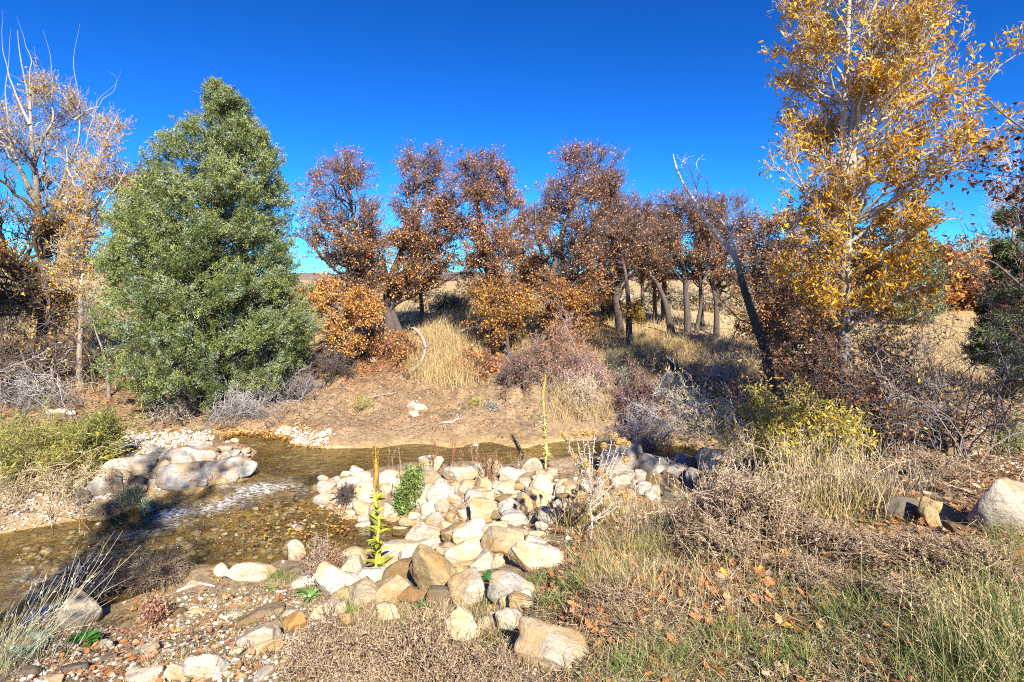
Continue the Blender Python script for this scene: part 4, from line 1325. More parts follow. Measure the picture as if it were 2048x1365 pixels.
plant('cottonwood', 'slim pale-stemmed cottonwood between the big left tree and the juniper', 'cottonwood tree', 11.2, (160, 790),
      [(215, 225, 250), (270, 180, 262), (340, 120, 272), (430, 110, 262), (520, 110, 250), (600, 110, 240)],
      [(158, 680), (164, 560), (170, 460), (178, 360), (205, 290), (232, 235)], [[(168, 480), (215, 400), (255, 330)], [(172, 420), (135, 340), (130, 290)]],
      .055, 40, 10, 7, .42, .26, rl=.02, tw=.004, up=.05, upb=.5, bark=((.28, .23, .17), (.50, .44, .36)), pale_span=(.05, .5),
      leaf=dict(n=2, L=.058, W=.030, pal=WY, wt=((3, 2, 1, 1), (2, 2, 2, .5)), keep=(.8, .5), patch=.9, clump=1.5, droop=-.3), seed=402)
plant('bare_bush', 'tall grey tangle of bare brush at the foot of the big left cottonwood', 'brush', 11.4, (90, 800), [(540, -60, 180), (620, -120, 210), (700, -160, 215), (790, -120, 210)], r0=.02, n1=64, n2_=10, n3=7, L2=.6, L3=.34, tw=.0045, bark=((.13, .10, .085), (.27, .21, .18)),
      leaf=dict(n=1, L=.07, W=.045, pal=WY, keep=(.18, .35), patch=1), seed=403, parts=SB, splay=.9, crook=.22)
plant('bare_sapling', 'thin crooked bare sapling under the left side of the juniper', 'sapling', 10.8, (218, 770), [(600, 150, 200), (650, 160, 215), (690, 180, 220)], [(212, 720), (198, 680), (182, 630), (170, 590)], [], .028, 10, 6, 4, .3, .18, rl=.01, bark=((.22, .18, .14), (.3, .25, .2)), seed=404, parts=('trunk', 'crown'))
plant('bare_bush', 'grey dead brush pile arching over the left bank beside the weathered log', 'brush', 10.3, (75, 838), [(765, 20, 120), (790, 0, 150), (835, -20, 150)], r0=.012, n1=44, n2_=8, n3=5, L2=.34, L3=.18, tw=.004, bark=((.24, .21, .19), (.46, .42, .38)), seed=405, parts=('stems', 'foliage'), splay=.6, up=.6, crook=.26)
plant('bare_bush', 'pale grey dead twigs under the right half of the juniper at the waterline', 'brush', 9.75, (490, 858), [(790, 440, 600), (815, 420, 590), (850, 430, 540)], r0=.010, n1=50, n2_=8, n3=5, L2=.28, L3=.15, tw=.0036, bark=((.26, .23, .21), (.46, .42, .40)), seed=406, parts=('stems', 'foliage'), splay=.45, up=.5, crook=.28)
plant('bare_bush', 'small tan dead twigs under the left half of the juniper at the waterline', 'brush', 9.8, (345, 860), [(815, 300, 390), (835, 290, 400), (858, 310, 390)], r0=.008, n1=30, n2_=7, n3=5, L2=.24, L3=.13, tw=.0034, bark=((.38, .30, .23), (.5, .42, .34)), seed=407, parts=('stems', 'foliage'), splay=.4, up=.5, crook=.28)
plant('bare_bush', 'dark bare scrub with knotty stems below the bright orange young oak', 'brush', 11.3, (660, 760), [(690, 620, 700), (715, 610, 715), (755, 630, 700)], r0=.016, n1=26, n2_=8, n3=5, L2=.3, L3=.17, bark=((.10, .08, .07), (.2, .165, .155)), seed=408, parts=('stems', 'foliage'), splay=.3, crook=.3)
plant('bare_bush', 'grey bare scrub sloping down to the water right of the juniper', 'brush', 10.4, (585, 815), [(755, 570, 640), (780, 545, 640), (812, 550, 620)], r0=.011, n1=30, n2_=8, n3=5, L2=.28, L3=.16, bark=((.15, .125, .115), (.30, .26, .25)), seed=409, parts=('stems', 'foliage'), splay=.35, crook=.3)
WIL = dict(n=6, L=.085, W=.011, pal=[(.40, .40, .10), (.30, .32, .08), (.56, .44, .09), (.22, .24, .07)], wt=((2, 1, 3, .5), (2, 3, .6, 2)), keep=(1, .9), patch=.3, droop=.1, curl=.3)
plant('willow_bush', 'bushy narrow-leaved green willow at the left edge by the boulders', 'willow bush', 7.0, (60, 965), [(838, 20, 110), (860, -60, 190), (890, -120, 215), (930, -140, 190), (965, -100, 130)], r0=.008, n1=70, n2_=9, n3=5, L2=.3, L3=.17, tw=.0026, bark=((.34, .28, .16), (.42, .34, .2)), leaf=dict(WIL, nice=1), seed=410, parts=SB, splay=.5, up=.15)
plant('willow_bush', 'dark green drooping willow shoots right of the bushy willow, over the gravel', 'willow bush', 7.4, (150, 955), [(838, 190, 240), (870, 150, 242), (910, 140, 232), (940, 150, 210)], r0=.006, n1=30, n2_=8, n3=4, L2=.24, L3=.14, tw=.0026, bark=((.25, .2, .12), (.3, .25, .15)), leaf=dict(WIL, wt=((1, 2, 1, 2), (1, 3, .3, 3))), seed=411, parts=SB, splay=.2, up=.15)
plant('dry_weed', 'tangled straw-brown weeds on the bank below the bushy willow', 'dry weed', 6.6, (70, 1000), [(935, -20, 150), (960, -60, 170), (1005, -40, 150)], r0=.005, n1=80, n2_=6, n3=4, L2=.2, L3=.1, tw=.0026, bark=((.5, .40, .26), (.62, .5, .34)), leaf=dict(n=1, L=.05, W=.01, pal=[(.5, .42, .2), (.4, .4, .12)], keep=(.8, .8)), seed=412, parts=('stems', 'foliage'), splay=.7)

# ---- right side
plant('oak_tree', 'dark red-leaved oak reaching in from the right edge of the picture', 'oak tree', 5.0, (2330, 960), [(130, 1985, 2560), (200, 1975, 2640), (300, 1980, 2660), (420, 1985, 2640), (500, 2030, 2600), (600, 2080, 2560)],
      [(2320, 760), (2290, 560), (2270, 360), (2260, 200)], [[(2300, 560), (2180, 420), (2090, 300), (2010, 230), (1960, 195), .3], [(2300, 620), (2150, 520), (2060, 430), (1985, 400), .3], [(2310, 700), (2200, 640), (2080, 600), (1990, 520), (1960, 520), .3]],
      .10, 46, 10, 7, .38, .2, rl=.03, tw=.003, leaf=dict(n=3, L=.06, W=.04, pal=[(.20, .075, .05), (.27, .11, .06), (.13, .06, .045)], keep=(.3, .5), patch=1.0, curl=.3), seed=501, bark=((.12, .1, .09), (.2, .17, .15)), crook=.2)  # leaf palette darkened to hold the shade these branches hang in
plant('bare_bush', 'fan of thin bare grey branches in front of the right juniper', 'brush', 6.2, (1960, 880), [(420, 1900, 2080), (520, 1860, 2120), (640, 1850, 2140), (760, 1860, 2120), (840, 1880, 2080)], r0=.016, n1=34, n2_=8, n3=5, L2=.45, L3=.25, tw=.003, bark=((.20, .165, .15), (.36, .31, .28)), leaf=dict(n=1, L=.05, W=.03, pal=[(.5, .26, .08), (.4, .16, .07), (.68, .5, .06)], keep=(.25, .25)), seed=502, parts=('stems', 'foliage'), splay=.6, crook=.22)
plant('oak_tree', 'distant orange oak thicket in the sun right of the cottonwood', 'oak tree', 21, (1910, 650), [(475, 1870, 1940), (520, 1840, 1975), (580, 1815, 1995), (640, 1820, 1990)], [(1905, 600), (1900, 530)], [[(1908, 620), (1940, 560), (1955, 520)]], .12, 40, 10, 7, .8, .4, tw=.008, leaf=dict(OAKLEAF, n=5, L=.13, W=.09, keep=(1, 1), wt=((4, 2, .5, 3, 2), (4, 2, .5, 3, 2))), seed=503, bark=OB)
plant('oak_tree', 'far golden-brown oak scrub seen through the cottonwood branches', 'oak tree', 19, (1760, 640), [(500, 1700, 1800), (560, 1670, 1830), (630, 1680, 1820)], [(1760, 600), (1750, 540)], [], .1, 30, 9, 7, .7, .35, tw=.008, leaf=dict(OAKLEAF, n=4, L=.12, W=.08, keep=(1, 1), wt=((3, 3, 1, 2, 1), (3, 3, 1, 2, 1))), seed=504, bark=OB)
plant('bare_tree', 'pale leafless tree rising behind the red oak at the right edge', 'bare tree', 15, (2020, 720), [(290, 2000, 2070), (350, 1985, 2110), (430, 1975, 2120), (520, 1990, 2110)], [(2022, 600), (2030, 450), (2035, 330)], [[(2025, 520), (2060, 420), (2070, 330)]], .09, 26, 9, 7, .5, .3, rl=.03, tw=.006, bark=((.4, .36, .32), (.6, .55, .52)), seed=505, upb=.6)
plant('grass_tussock', 'green and straw bunchgrass at the right edge above the pale slab', 'bunchgrass', 6.2, (2030, 905), [(820, 1980, 2070), (850, 1950, 2090), (895, 1985, 2070)], r0=.004, n1=90, n2_=3, n3=0, L2=.2, tw=.0022, bark=((.32, .40, .12), (.55, .52, .28)), seed=506, parts=('blades', 'foliage'), splay=.16, up=.6)

for k, (lab, y, base, env, bk) in enumerate([
    ('silvery tangle of bare branches on the cut bank behind the long grey boulder', 8.6, (1395, 880), [(770, 1330, 1450), (810, 1300, 1480), (870, 1310, 1480)], ((.42, .36, .29), (.66, .57, .45))),
    ('pale bare twiggy scrub in the sunny straw left of the leaning dead tree', 9.6, (1440, 800), [(690, 1400, 1490), (730, 1370, 1510), (795, 1370, 1500)], ((.42, .34, .25), (.66, .54, .40))),
    ('low straw-coloured twiggy scrub at the foot of the leaning dead tree', 8.4, (1530, 850), [(735, 1500, 1560), (790, 1470, 1580), (845, 1470, 1570)], ((.34, .28, .23), (.56, .47, .38))),
    ('grey dead roots and branches under the cut bank behind the biggest grey boulder', 8.3, (1290, 895), [(840, 1240, 1340), (865, 1220, 1360), (890, 1230, 1350)], ((.28, .25, .25), (.44, .41, .42))),
    ('long pale bare branches arching over the shaded ditch right of the willow bush', 6.4, (1790, 900), [(740, 1720, 1860), (800, 1700, 1900), (880, 1720, 1880)], ((.24, .20, .18), (.46, .41, .37))),
]):
    plant('bare_bush', lab, 'brush', y, base, env, r0=.008, n1=26, n2_=6, n3=4, L2=.42, L3=.2, tw=.0032, bark=bk, seed=520 + k, parts=SB, splay=.4, up=.4, crook=.26,
          leaf=dict(RED, n=1, keep=(.1, .2), pal=[(.6, .4, .12), (.5, .28, .12)]))
# brush clumps of the field beyond the grove
FB = 'brush clumps of the straw field'
fb = None
for k, (u, v, w_, h_) in enumerate([(905, 628, 60, 34), (935, 622, 44, 26), (860, 618, 50, 28), (980, 610, 60, 26), (1290, 622, 50, 24), (1330, 615, 46, 22), (1385, 620, 60, 30), (1440, 628, 50, 28), (1190, 616, 50, 26), (1480, 618, 60, 30), (640, 612, 60, 26), (30, 640, 90, 60), (1230, 640, 40, 30), (1545, 630, 70, 40), (1655, 622, 60, 40), (720, 625, 50, 30)]):
    p = hit(u, v)[0]
    if fb is None:
        fb = plant('field_brush', 'low grey-brown brush clump in the straw field beyond the oaks', 'brush', p[1], (u, v), [(v - h_, u - w_ * .3, u + w_ * .3), (v - h_ * .5, u - w_ * .5, u + w_ * .5), (v, u - w_ * .4, u + w_ * .4)], r0=.03, n1=40, n2_=8, n3=5, L2=.4, L3=.25, tw=.010, bark=((.30, .25, .2), (.42, .36, .28)),
                   leaf=dict(n=4, L=.09, W=.05, pal=[(.42, .36, .22), (.36, .34, .22), (.5, .34, .16)], keep=(.8, .8)), seed=540, parts=SB, splay=.5, group=FB)
        y0, w0, h0 = p[1], w_, h_
        continue
    o = fb.copy(); C.objects.link(o)
    o.location = [float(q) for q in p]; o.rotation_euler = (0, 0, k * 1.3); sx = w_ / w0 * p[1] / y0; o.scale = (sx, sx, h_ / h0 * p[1] / y0)
    for ch in fb.children:
        cc_ = ch.copy(); C.objects.link(cc_); cc_.parent = o


def juniper(label, y, base, env, bough_n, clus_n, per, size, pal, seed, rtrunk=.16, lean=None):
    rng = R(seed)
    p0 = np.array([(base[0] - CU) / F * y, y, float(height((base[0] - CU) / F * y, y))])
    e = np.array(env, float)
    e[:, 1] += np.minimum(24 * 10.5 / y, .2 * (e[:, 2] - e[:, 1])); e[:, 2] -= np.minimum(18 * 10.5 / y, .2 * (e[:, 2] - e[:, 1]))
    no = int(bough_n * .55)
    B = np.concatenate([env_sample(e, y, no, rng, .75, .95, .6), env_sample(e, y, bough_n - no, rng, .1, .95, .5)])
    mean_u = lambda z: 0
    # boughs: each a tuft-bearing branch from the stem out and slightly up
    vs = -(B[:, 2]) / y * F + HV
    cu = (np.interp(vs, e[:, 0], e[:, 1]) + np.interp(vs, e[:, 0], e[:, 2])) / 2
    hw = (np.interp(vs, e[:, 0], e[:, 2]) - np.interp(vs, e[:, 0], e[:, 1])) / 2 / F * y
    ax = np.stack([(cu - CU) / F * y, np.full(bough_n, y), B[:, 2]], -1)
    out = B - ax
    rad = np.linalg.norm(out, axis=1)
    outn = out / np.maximum(rad, 1e-6)[:, None]
    stem = ax.copy(); stem[:, 0] = p0[0] + (ax[:, 0] - p0[0]) * .6
    stem[:, 2] = np.maximum(B[:, 2] - .35 * rad - .1, p0[2] + .15)
    gt, gc = Geo(), Geo()
    top = e[0]
    tp = np.array([((top[1] + top[2]) / 2 - CU) / F * y, y, -(top[0] + 12 - HV) / F * y])
    t = np.linspace(0, 1, 20)[:, None]
    P = p0 - (0, 0, .1) + (tp - p0) * t + .05 * np.stack([n2(t[:, 0] * 6, 0 * t[:, 0] + k, 3) for k in range(3)], -1)
    tubes(gt, P[None], (rtrunk * (1 - .93 * t[:, 0]))[None], 9, (.09, .068, .05))
    tt = np.linspace(0, 1, 7)[None, :, None]
    P1 = stem[:, None] * (1 - tt) + B[:, None] * tt + np.array([0, 0, .12]) * (tt ** 2) + .05 * wig(bough_n, 7, rng) * tt
    tubes(gt, P1, np.full((bough_n, 1), .013) * (1 - .8 * np.linspace(0, 1, 7)[None]), 5, (.17, .13, .10))
    # a few dead grey twigs showing inside
    P2, R2 = branch_off(P1, np.full(P1.shape[:2], .009), 3, .38, 1.1, .1, 5, .2, rng, .3, .7, .4, rfloor=.0035)
    tubes(gt, P2, R2, 3, (.30, .26, .235))
    # tufts gathered round each bough
    bi = rng.integers(0, bough_n, clus_n)
    sg = np.minimum(.30, .08 + .2 * hw[bi])[:, None] * max(size / .06, 1)
    Cn = B[bi] + unit(rng.normal(size=(clus_n, 3))) * rng.uniform(0, 1, (clus_n, 1)) ** .45 * sg * np.array([1, 1, .85])
    dark = rng.uniform(0, 1, clus_n) < .30          # some tufts fill the inside of the tree
    Cn = np.where(dark[:, None], Cn - outn[bi] * (rad[bi] * rng.uniform(.1, .75, clus_n))[:, None], Cn)
    Cn[:, 2] = np.maximum(Cn[:, 2], height(Cn[:, 0], Cn[:, 1]) + .06)
    od = unit(outn[bi] * .7 + np.array([0, 0, .75]) + rng.normal(size=(clus_n, 3)) * .45)
    m = clus_n * per
    ci = np.repeat(np.arange(clus_n), per)
    s = rng.uniform(0, 1, m)[:, None]
    ln = rng.uniform(.09, .20, clus_n)[:, None] * max(size / .06, 1)
    pos = Cn[ci] + od[ci] * (s - .4) * ln[ci] + rng.normal(size=(m, 3)) * (.034 * max(size / .06, 1)) * (1.15 - .8 * s)
    d = unit(od[ci] * .8 + rng.normal(size=(m, 3)) * .55)
    bt = rng.normal(0, .6, bough_n)
    cv = rng.normal(0, .5, clus_n) + bt[bi]
    pal = np.array(pal)
    f = np.clip(.5 + .42 * cv[ci] + .15 * rng.normal(size=m), 0, 1)[:, None]
    col = pal[0] * (1 - f) + pal[1] * f
    bl = (rng.uniform(0, 1, clus_n) < .24)[ci][:, None]
    col = np.where(bl, col * .35 + pal[2] * .65, col) * (1 + .2 * rng.normal(size=(m, 1))).clip(.5, 1.6)
    leaves(gc, pos, d, size * rng.uniform(.6, 1.2, m), size * .30 * rng.uniform(.7, 1.3, m), np.clip(col, .01, .6), rng, 0, .2, .1)
    root = tag(empty('juniper', p0), label, 'juniper tree')
    gt.build('trunk', [BARK], root, p0)
    gc.build('crown', [NEEDLE], root, p0)


JP = [(.095, .14, .04), (.36, .40, .13), (.36, .43, .31)]
juniper('large green juniper of conical shape on the far bank', 10.5, (430, 835),
        [(162, 428, 448), (185, 405, 470), (215, 385, 505), (260, 345, 535), (300, 318, 552), (335, 295, 562), (380, 262, 578), (430, 238, 582), (480, 226, 585), (530, 218, 594), (580, 222, 608), (630, 216, 630), (680, 206, 636), (720, 222, 622), (755, 258, 600), (790, 300, 560), (822, 350, 510)],
        520, 11500, 54, .044, JP, 606)
juniper('shadowy juniper at the right edge behind bare grey branches', 8.3, (2010, 800), [(430, 2010, 2060), (500, 1985, 2090), (600, 1960, 2110), (700, 1940, 2120), (780, 1960, 2110)], 70, 1500, 45, .06, [(.075, .11, .035), (.17, .22, .06), (.2, .24, .15)], 602, .1)
juniper('pale far juniper seen through the cottonwood crown', 17, (1832, 640), [(455, 1815, 1850), (500, 1795, 1865), (560, 1785, 1880), (630, 1790, 1875)], 40, 800, 40, .1, [(.18, .22, .1), (.3, .34, .16), (.36, .4, .3)], 603, .12)


# ------------------------------------------------------------------ single herbs and dead wood


def herb_pos(u, v, y=None):
    p = hit(u, v)[0]
    return p


def broad_leaves(g, p0, m, L, W, col, rng, elev=(.2, .9), mat=0):
    """rosette of long leaves, each a bent blade of five cross-sections"""
    a = rng.uniform(0, 6.283, m); el = rng.uniform(*elev, m); ln = L * rng.uniform(.6, 1.15, m); wd = W * rng.uniform(.7, 1.1, m)
    ts = np.linspace(0, 1, 6); ws = np.array([.15, .6, 1, .95, .6, .04])
    out = np.stack([np.cos(a), np.sin(a), 0 * a], -1); side = np.stack([-np.sin(a), np.cos(a), 0 * a], -1)
    V = []
    for t, w_ in zip(ts, ws):
        r = ln * t * np.cos(el * (1 - .5 * t)); z = ln * t * np.sin(el) - .55 * ln * t * t * np.sin(el) * 1.1
        c = p0 + out * r[:, None] + np.array([0, 0, 1.]) * z[:, None]
        e = side * (wd * w_ / 2)[:, None]
        V.append(np.stack([c + e + [0, 0, .15 * W * w_], c, c - e + [0, 0, .15 * W * w_]], 1))
    V = np.stack(V, 1)
    i = np.arange(m)[:, None] * 18
    f = []
    for k in range(5):
        b = k * 3
        f += [i + np.array([[b, b + 1, b + 4, b + 3]]), i + np.array([[b + 1, b + 2, b + 5, b + 4]])]
    g.add(V.reshape(-1, 3), np.concatenate(f), np.repeat(col * (1 + .25 * rng.normal(size=(m, 1))).clip(.5, 1.5), 18, 0), mat)


def mullein(label, u, vbase, vtop, vleaf, col_leaf, col_spike, seed, wpx, leafL):
    rng = R(seed)
    p0 = hit(u, vbase)[0]; y = p0[1]
    top = ray(u + 5 * rng.choice([-1, 1]), vtop, y + .06)
    H = top[2] - p0[2]
    root = tag(empty('mullein', p0), label, 'mullein')
    g = Geo()
    t = np.linspace(0, 1, 40)
    P = p0 + (top - p0) * t[:, None] + .022 * np.stack([n2(t * 5, 0 * t + k, seed) for k in range(3)], -1)
    hl = (vbase - vleaf) / (vbase - vtop)
    rr = (1 + .16 * rng.normal(size=40)) * wpx / 2 / F * y * np.where(t > hl, 1.0 - .5 * sstep(.85, 1, t), .7)
    tubes(g, P[None], rr[None], 8, np.where((t > hl)[:, None], col_spike, np.array(col_leaf) * 1.1)[None])
    m = 700  # seed capsules packed on the spike
    s = hl + (1 - hl) * rng.uniform(0, 1, m); a = rng.uniform(0, 6.28, m)
    r_ = wpx / 2 / F * y
    q = p0 + (top - p0) * s[:, None] + np.stack([np.cos(a), np.sin(a), 0 * a], -1) * r_ * .9
    leaves(g, q, np.stack([np.cos(a), np.sin(a), .8 + 0 * a], -1), .012, .010, np.array(col_spike) * (1 + .3 * rng.normal(size=(m, 1))).clip(.4, 1.6), rng, 0, .3)
    g.build('flower_stalk', [BARK], root, p0)
    g = Geo()
    for k in range(46):
        s = rng.uniform(.02, hl) ** 1.0
        broad_leaves(g, p0 + (top - p0) * s, 1, leafL * (1.15 - .65 * s / hl), leafL * .36, np.array(col_leaf), rng, (.3, 1.2))
    g.build('foliage', [LEAF], root, p0)
    return root


mullein('tall mullein with a brown seed spike and yellow-green leafy stem beside the side pool', 756, 1150, 893, 985, (.44, .46, .07), (.40, .24, .06), 701, 9, .15)
mullein('slender pale mullein stalk rising against the far bank at the right end of the pool', 1093, 940, 752, 830, (.60, .53, .20), (.52, .38, .14), 702, 6, .12)


def stalk(label, kind, cat, u, vb, vt, col, seed, n=3, w=.004, seeds=120, lean=6, group=None):
    rng = R(seed)
    p0 = hit(u, vb)[0]; y = p0[1]
    g = Geo()
    t = np.linspace(0, 1, 12)[None, :, None]
    tops = ray(u + rng.normal(0, lean, n), vt + rng.uniform(0, (vb - vt) * .3, n), y + rng.normal(0, .05, n))
    st = p0 + rng.normal(size=(n, 3)) * (.02, .02, 0)
    P = st[:, None] * (1 - t) + tops[:, None] * t + .03 * wig(n, 12, rng) * t
    tubes(g, P, np.full((n, 12), w) * (1 - .5 * np.linspace(0, 1, 12)), 5, col)
    Q, RQ = branch_off(P, np.full((n, 12), w), 6, .09, .7, .8, 4, .1, rng, .4, .6, .4, rfloor=.0018)
    tubes(g, Q, RQ, 3, col)
    p, d, pi = twig_leaves(Q, max(1, seeds // (n * 6)), rng, None, .008, .3)
    leaves(g, p, d, .014, .009, np.array(col) * (1 + .3 * rng.normal(size=(len(p), 1))).clip(.4, 1.6), rng, 0, .3)
    return tag(g.build(kind, [STRAW], None, p0), label, cat, group)


SG = 'dry seed stalks on the rock dam'
for k, (u, vb, vt, lab) in enumerate([(871, 958, 868, 'reddish dry seed stalk behind the round grey boulder'), (906, 952, 872, 'thin red-brown seed stalk at the left end of the long pale boulder'), (922, 958, 905, 'short fuzzy brown seed stalk on the long pale boulder'),
                                      (952, 955, 858, 'tall thin tan stalk beside the sprig-covered pale stone'), (980, 965, 900, 'bushy brown dried weed over the tan stone at the pool edge'), (1038, 940, 912, 'low pale seed stalks behind the hump-backed boulder'),
                                      (805, 968, 880, 'thin straw stem between the green leafy weed and the pool'), (781, 965, 890, 'thin straw stem just right of the mullein spike')]):
    stalk(lab, 'seed_stalk', 'dry stalk', u, vb, vt, [(.45, .22, .12), (.48, .22, .11), (.42, .28, .16), (.55, .42, .26), (.40, .22, .11), (.5, .4, .25), (.5, .42, .26), (.5, .42, .26)][k], 720 + k, [4, 3, 4, 3, 16, 7, 2, 2][k], .0035, [200, 160, 160, 60, 420, 120, 20, 20][k], [4, 4, 5, 12, 20, 14, 4, 4][k], SG)


def thistle():
    rng = R(740)
    p0 = hit(1183, 1085)[0]; y = p0[1]
    root = tag(empty('thistle', p0), 'bleached dry thistle with round golden seed heads beside the stone wall', 'thistle')
    g, gl = Geo(), Geo()
    fork = ray(1181, 1000, y)
    lines = [([(1183, 1085), (1182, 1040), (1181, 1000), (1180, 950)], .010)]
    heads = [(1150, 868), (1126, 868), (1134, 878), (1165, 866), (1176, 867), (1190, 866), (1228, 872), (1247, 882), (1255, 888), (1237, 885), (1208, 892), (1250, 920), (1172, 930), (1200, 945), (1213, 955), (1215, 975), (1238, 988), (1250, 992), (1150, 915)]
    starts = [(1180, 950), (1180, 950), (1180, 950), (1180, 955), (1180, 950), (1181, 960), (1182, 985), (1182, 990), (1182, 990), (1182, 985), (1181, 970), (1182, 1010), (1180, 960), (1182, 1000), (1182, 1010), (1182, 1020), (1183, 1040), (1183, 1045), (1180, 970)]
    dy = rng.uniform(-.12, .12, len(heads))
    for (hu, hv), s, d in zip(heads, starts, dy):
        mid = ((hu + s[0]) / 2 + (hu - s[0]) * .12, (hv + s[1]) / 2 + 6, d * .5)
        lines.append(([s, mid, (hu, hv, d)], .006))
    for ln, r in lines:
        P = polyline(ln, y, rng, 14, .008)
        tubes(g, P[None], np.full((1, 14), r) * (1 - .45 * np.linspace(0, 1, 14)), 6, (.70, .60, .48))
        m = 70
        q = P[rng.integers(0, 14, m)] + rng.normal(size=(m, 3)) * .006
        leaves(gl, q, rng.normal(size=(m, 3)), rng.uniform(.015, .04, m), .008, (.66, .55, .42), rng, 0, .3)
    g.build('stem', [STRAW], root, p0)
    gl.build('spines', [STRAW], root, p0)
    for k, ((hu, hv), d) in enumerate(zip(heads, dy)):
        c = ray(hu, hv, y + d)
        v, f = ICO[2]
        rr = rng.uniform(.019, .027)
        h = Geo()
        h.add(c + v * rr * (1, 1, .85), f, (.58, .36, .12))
        dd = unit(rng.normal(size=(120, 3)))
        leaves(h, c + dd * rr * .9, dd + [0, 0, .3], rr * .75, rr * .22, np.array([.72, .50, .22]) * (1 + .25 * rng.normal(size=(120, 1))).clip(.5, 1.5), rng, 0, .2)
        h.build('seed_head', [STRAW], root, p0)


thistle()


def tumble(label, u, v, w, h, col, seed, n=260, L=.3):
    rng = R(seed)
    p = hit(u, v + h * .4)[0]; y = p[1]
    c = ray(u, v, y + .05); a = w / 2 / F * y; b = h / 2 / F * y
    d = unit(rng.normal(size=(n, 3))); d[:, 2] = np.abs(d[:, 2]) * .9 - .15
    root_ = c + np.array([0, 0, -b * .7])
    tip = c + d * np.array([a, a * .8, b * 1.05])
    ctl = c + d * np.array([a * .45, a * .4, b * .9]) + np.array([0, 0, b * .5])
    t = np.linspace(0, 1, 8)[None, :, None]
    P = root_ * (1 - t) ** 2 + 2 * ctl[:, None] * t * (1 - t) + tip[:, None] * t ** 2 + .05 * wig(n, 8, rng) * t
    g = Geo()
    cc = np.array(col) * (1 + .25 * rng.normal(size=(n, 1))).clip(.5, 1.5)
    tubes(g, P, np.full((n, 8), .0032), 3, cc)
    Q, RQ = branch_off(P, np.full((n, 8), .003), 5, a * .45, 1, -.1, 5, .3, rng, .4, .7, .5, rfloor=.0018)
    tubes(g, Q, RQ, 3, np.repeat(cc, 5, 0))
    return tag(g.build('tumbleweed', [STRAW], None, p), label, 'tumbleweed', 'tumbleweeds caught at the creek')


tumble('dome-shaped brown tumbleweed with hanging roots lying in the creek', 318, 1152, 112, 60, (.34, .26, .19), 751, 300)
tumble('dark purplish airy tumbleweed in the shaded water left of the dome-shaped one', 190, 1165, 120, 80, (.17, .125, .115), 752, 200)
tumble('pale tangled tumbleweed on top of the dark purplish one', 205, 1182, 70, 50, (.52, .45, .36), 753, 70)
tumble('small dry grey twig tuft on the pale stones left of the mullein', 693, 995, 44, 46, (.22, .18, .16), 754, 110)
tumble('small straw-coloured tumbleweed at the creek edge below the sloping grey boulder', 212, 1025, 46, 34, (.55, .43, .30), 755, 80)


def wood(label, kind, cat, uv, y, r, col, seed, taper=.5, twigs=0, sides=8):
    rng = R(seed)
    if y is None:
        p = hit([a[0] for a in uv], [a[1] for a in uv])
        s = np.concatenate([[0], np.cumsum(np.linalg.norm(np.diff(p, axis=0), axis=1))]); s /= s[-1]
        t = np.linspace(0, 1, 20)
        P = np.stack([np.interp(t, s, p[:, k]) for k in range(3)], -1); P[:, 2] = np.maximum(P[:, 2], height(P[:, 0], P[:, 1])) + r * .6
    else:
        P = polyline(uv, y, rng, 20, .01)
    g = Geo()
    rr = r * (1 - taper * np.linspace(0, 1, 20)) * (1 + .12 * rng.normal(size=20))
    rr[0] *= .3; rr[-1] *= .3
    tubes(g, P[None], rr[None], sides, col)
    if twigs:
        Q, RQ = branch_off(P[None], rr[None], twigs, .3, 1, .3, 7, .3, rng, .2, .5, .4, rfloor=.003)
        tubes(g, Q, RQ, 4, col)
        Q, RQ = branch_off(Q, RQ, 4, .15, 1, .2, 5, .3, rng, .2, .5, .4, rfloor=.002)
        tubes(g, Q, RQ, 3, col)
    return tag(g.build(kind, [BARK], None, P[0]), label, cat)


wood('weathered grey log lying on the left bank behind the willow', 'log', 'log', [(92, 830), (125, 830), (152, 833)], None, .055, (.48, .41, .33), 761, .1)
wood('dark broken log just under the weathered grey one', 'log', 'log', [(110, 842), (135, 842), (156, 838)], None, .04, (.2, .15, .11), 762, .3)
wood('curved bleached driftwood at the far waterline', 'driftwood', 'driftwood', [(636, 876), (645, 874), (655, 866), (661, 863), (660, 874)], None, .03, (.55, .46, .36), 763, .2)
wood('fallen grey oak limb lying in the straw at the gap of the grove', 'fallen_limb', 'branch', [(918, 664), (945, 654), (970, 650), (998, 655)], 13.0, .035, (.26, .21, .185), 764, .3, 5)
wood('crooked bare stem bending up from the tall straw patch', 'dead_branch', 'branch', [(815, 748), (840, 730), (852, 700), (848, 680), (838, 664), (825, 655)], 11.4, .045, (.36, .30, .25), 765, .4, 3)
wood('dead branch lying on the dirt below the tall straw patch', 'fallen_branch', 'branch', [(790, 758), (805, 752), (820, 755), (832, 746)], None, .018, (.20, .15, .12), 766, .5, 5)
wood('pale stick on the far dirt slope above the three pale stones', 'stick', 'stick', [(742, 797), (760, 792), (792, 788)], None, .014, (.45, .38, .3), 767, .5)
wood('grey root snag on the dirt slope beside the small silvery sagebrush', 'driftwood', 'driftwood', [(884, 850), (905, 848), (918, 840), (914, 834)], None, .022, (.42, .37, .33), 768, .4, 4)
wood('short broken stick on the dirt slope right of the bare grey scrub', 'stick', 'stick', [(655, 823), (668, 818)], None, .014, (.5, .42, .34), 769, .3)
wood('bleached arched stick on the near shore below the dome-shaped tumbleweed', 'stick', 'stick', [(352, 1188, .0), (375, 1178), (400, 1172), (430, 1176)], None, .013, (.66, .58, .48), 770, .3)
wood('white upright forked dead stem in the shade behind the stone wall', 'dead_branch', 'branch', [(1284, 905), (1278, 870), (1272, 845), (1262, 828)], 8.4, .012, (.6, .58, .58), 771, .3, 4)
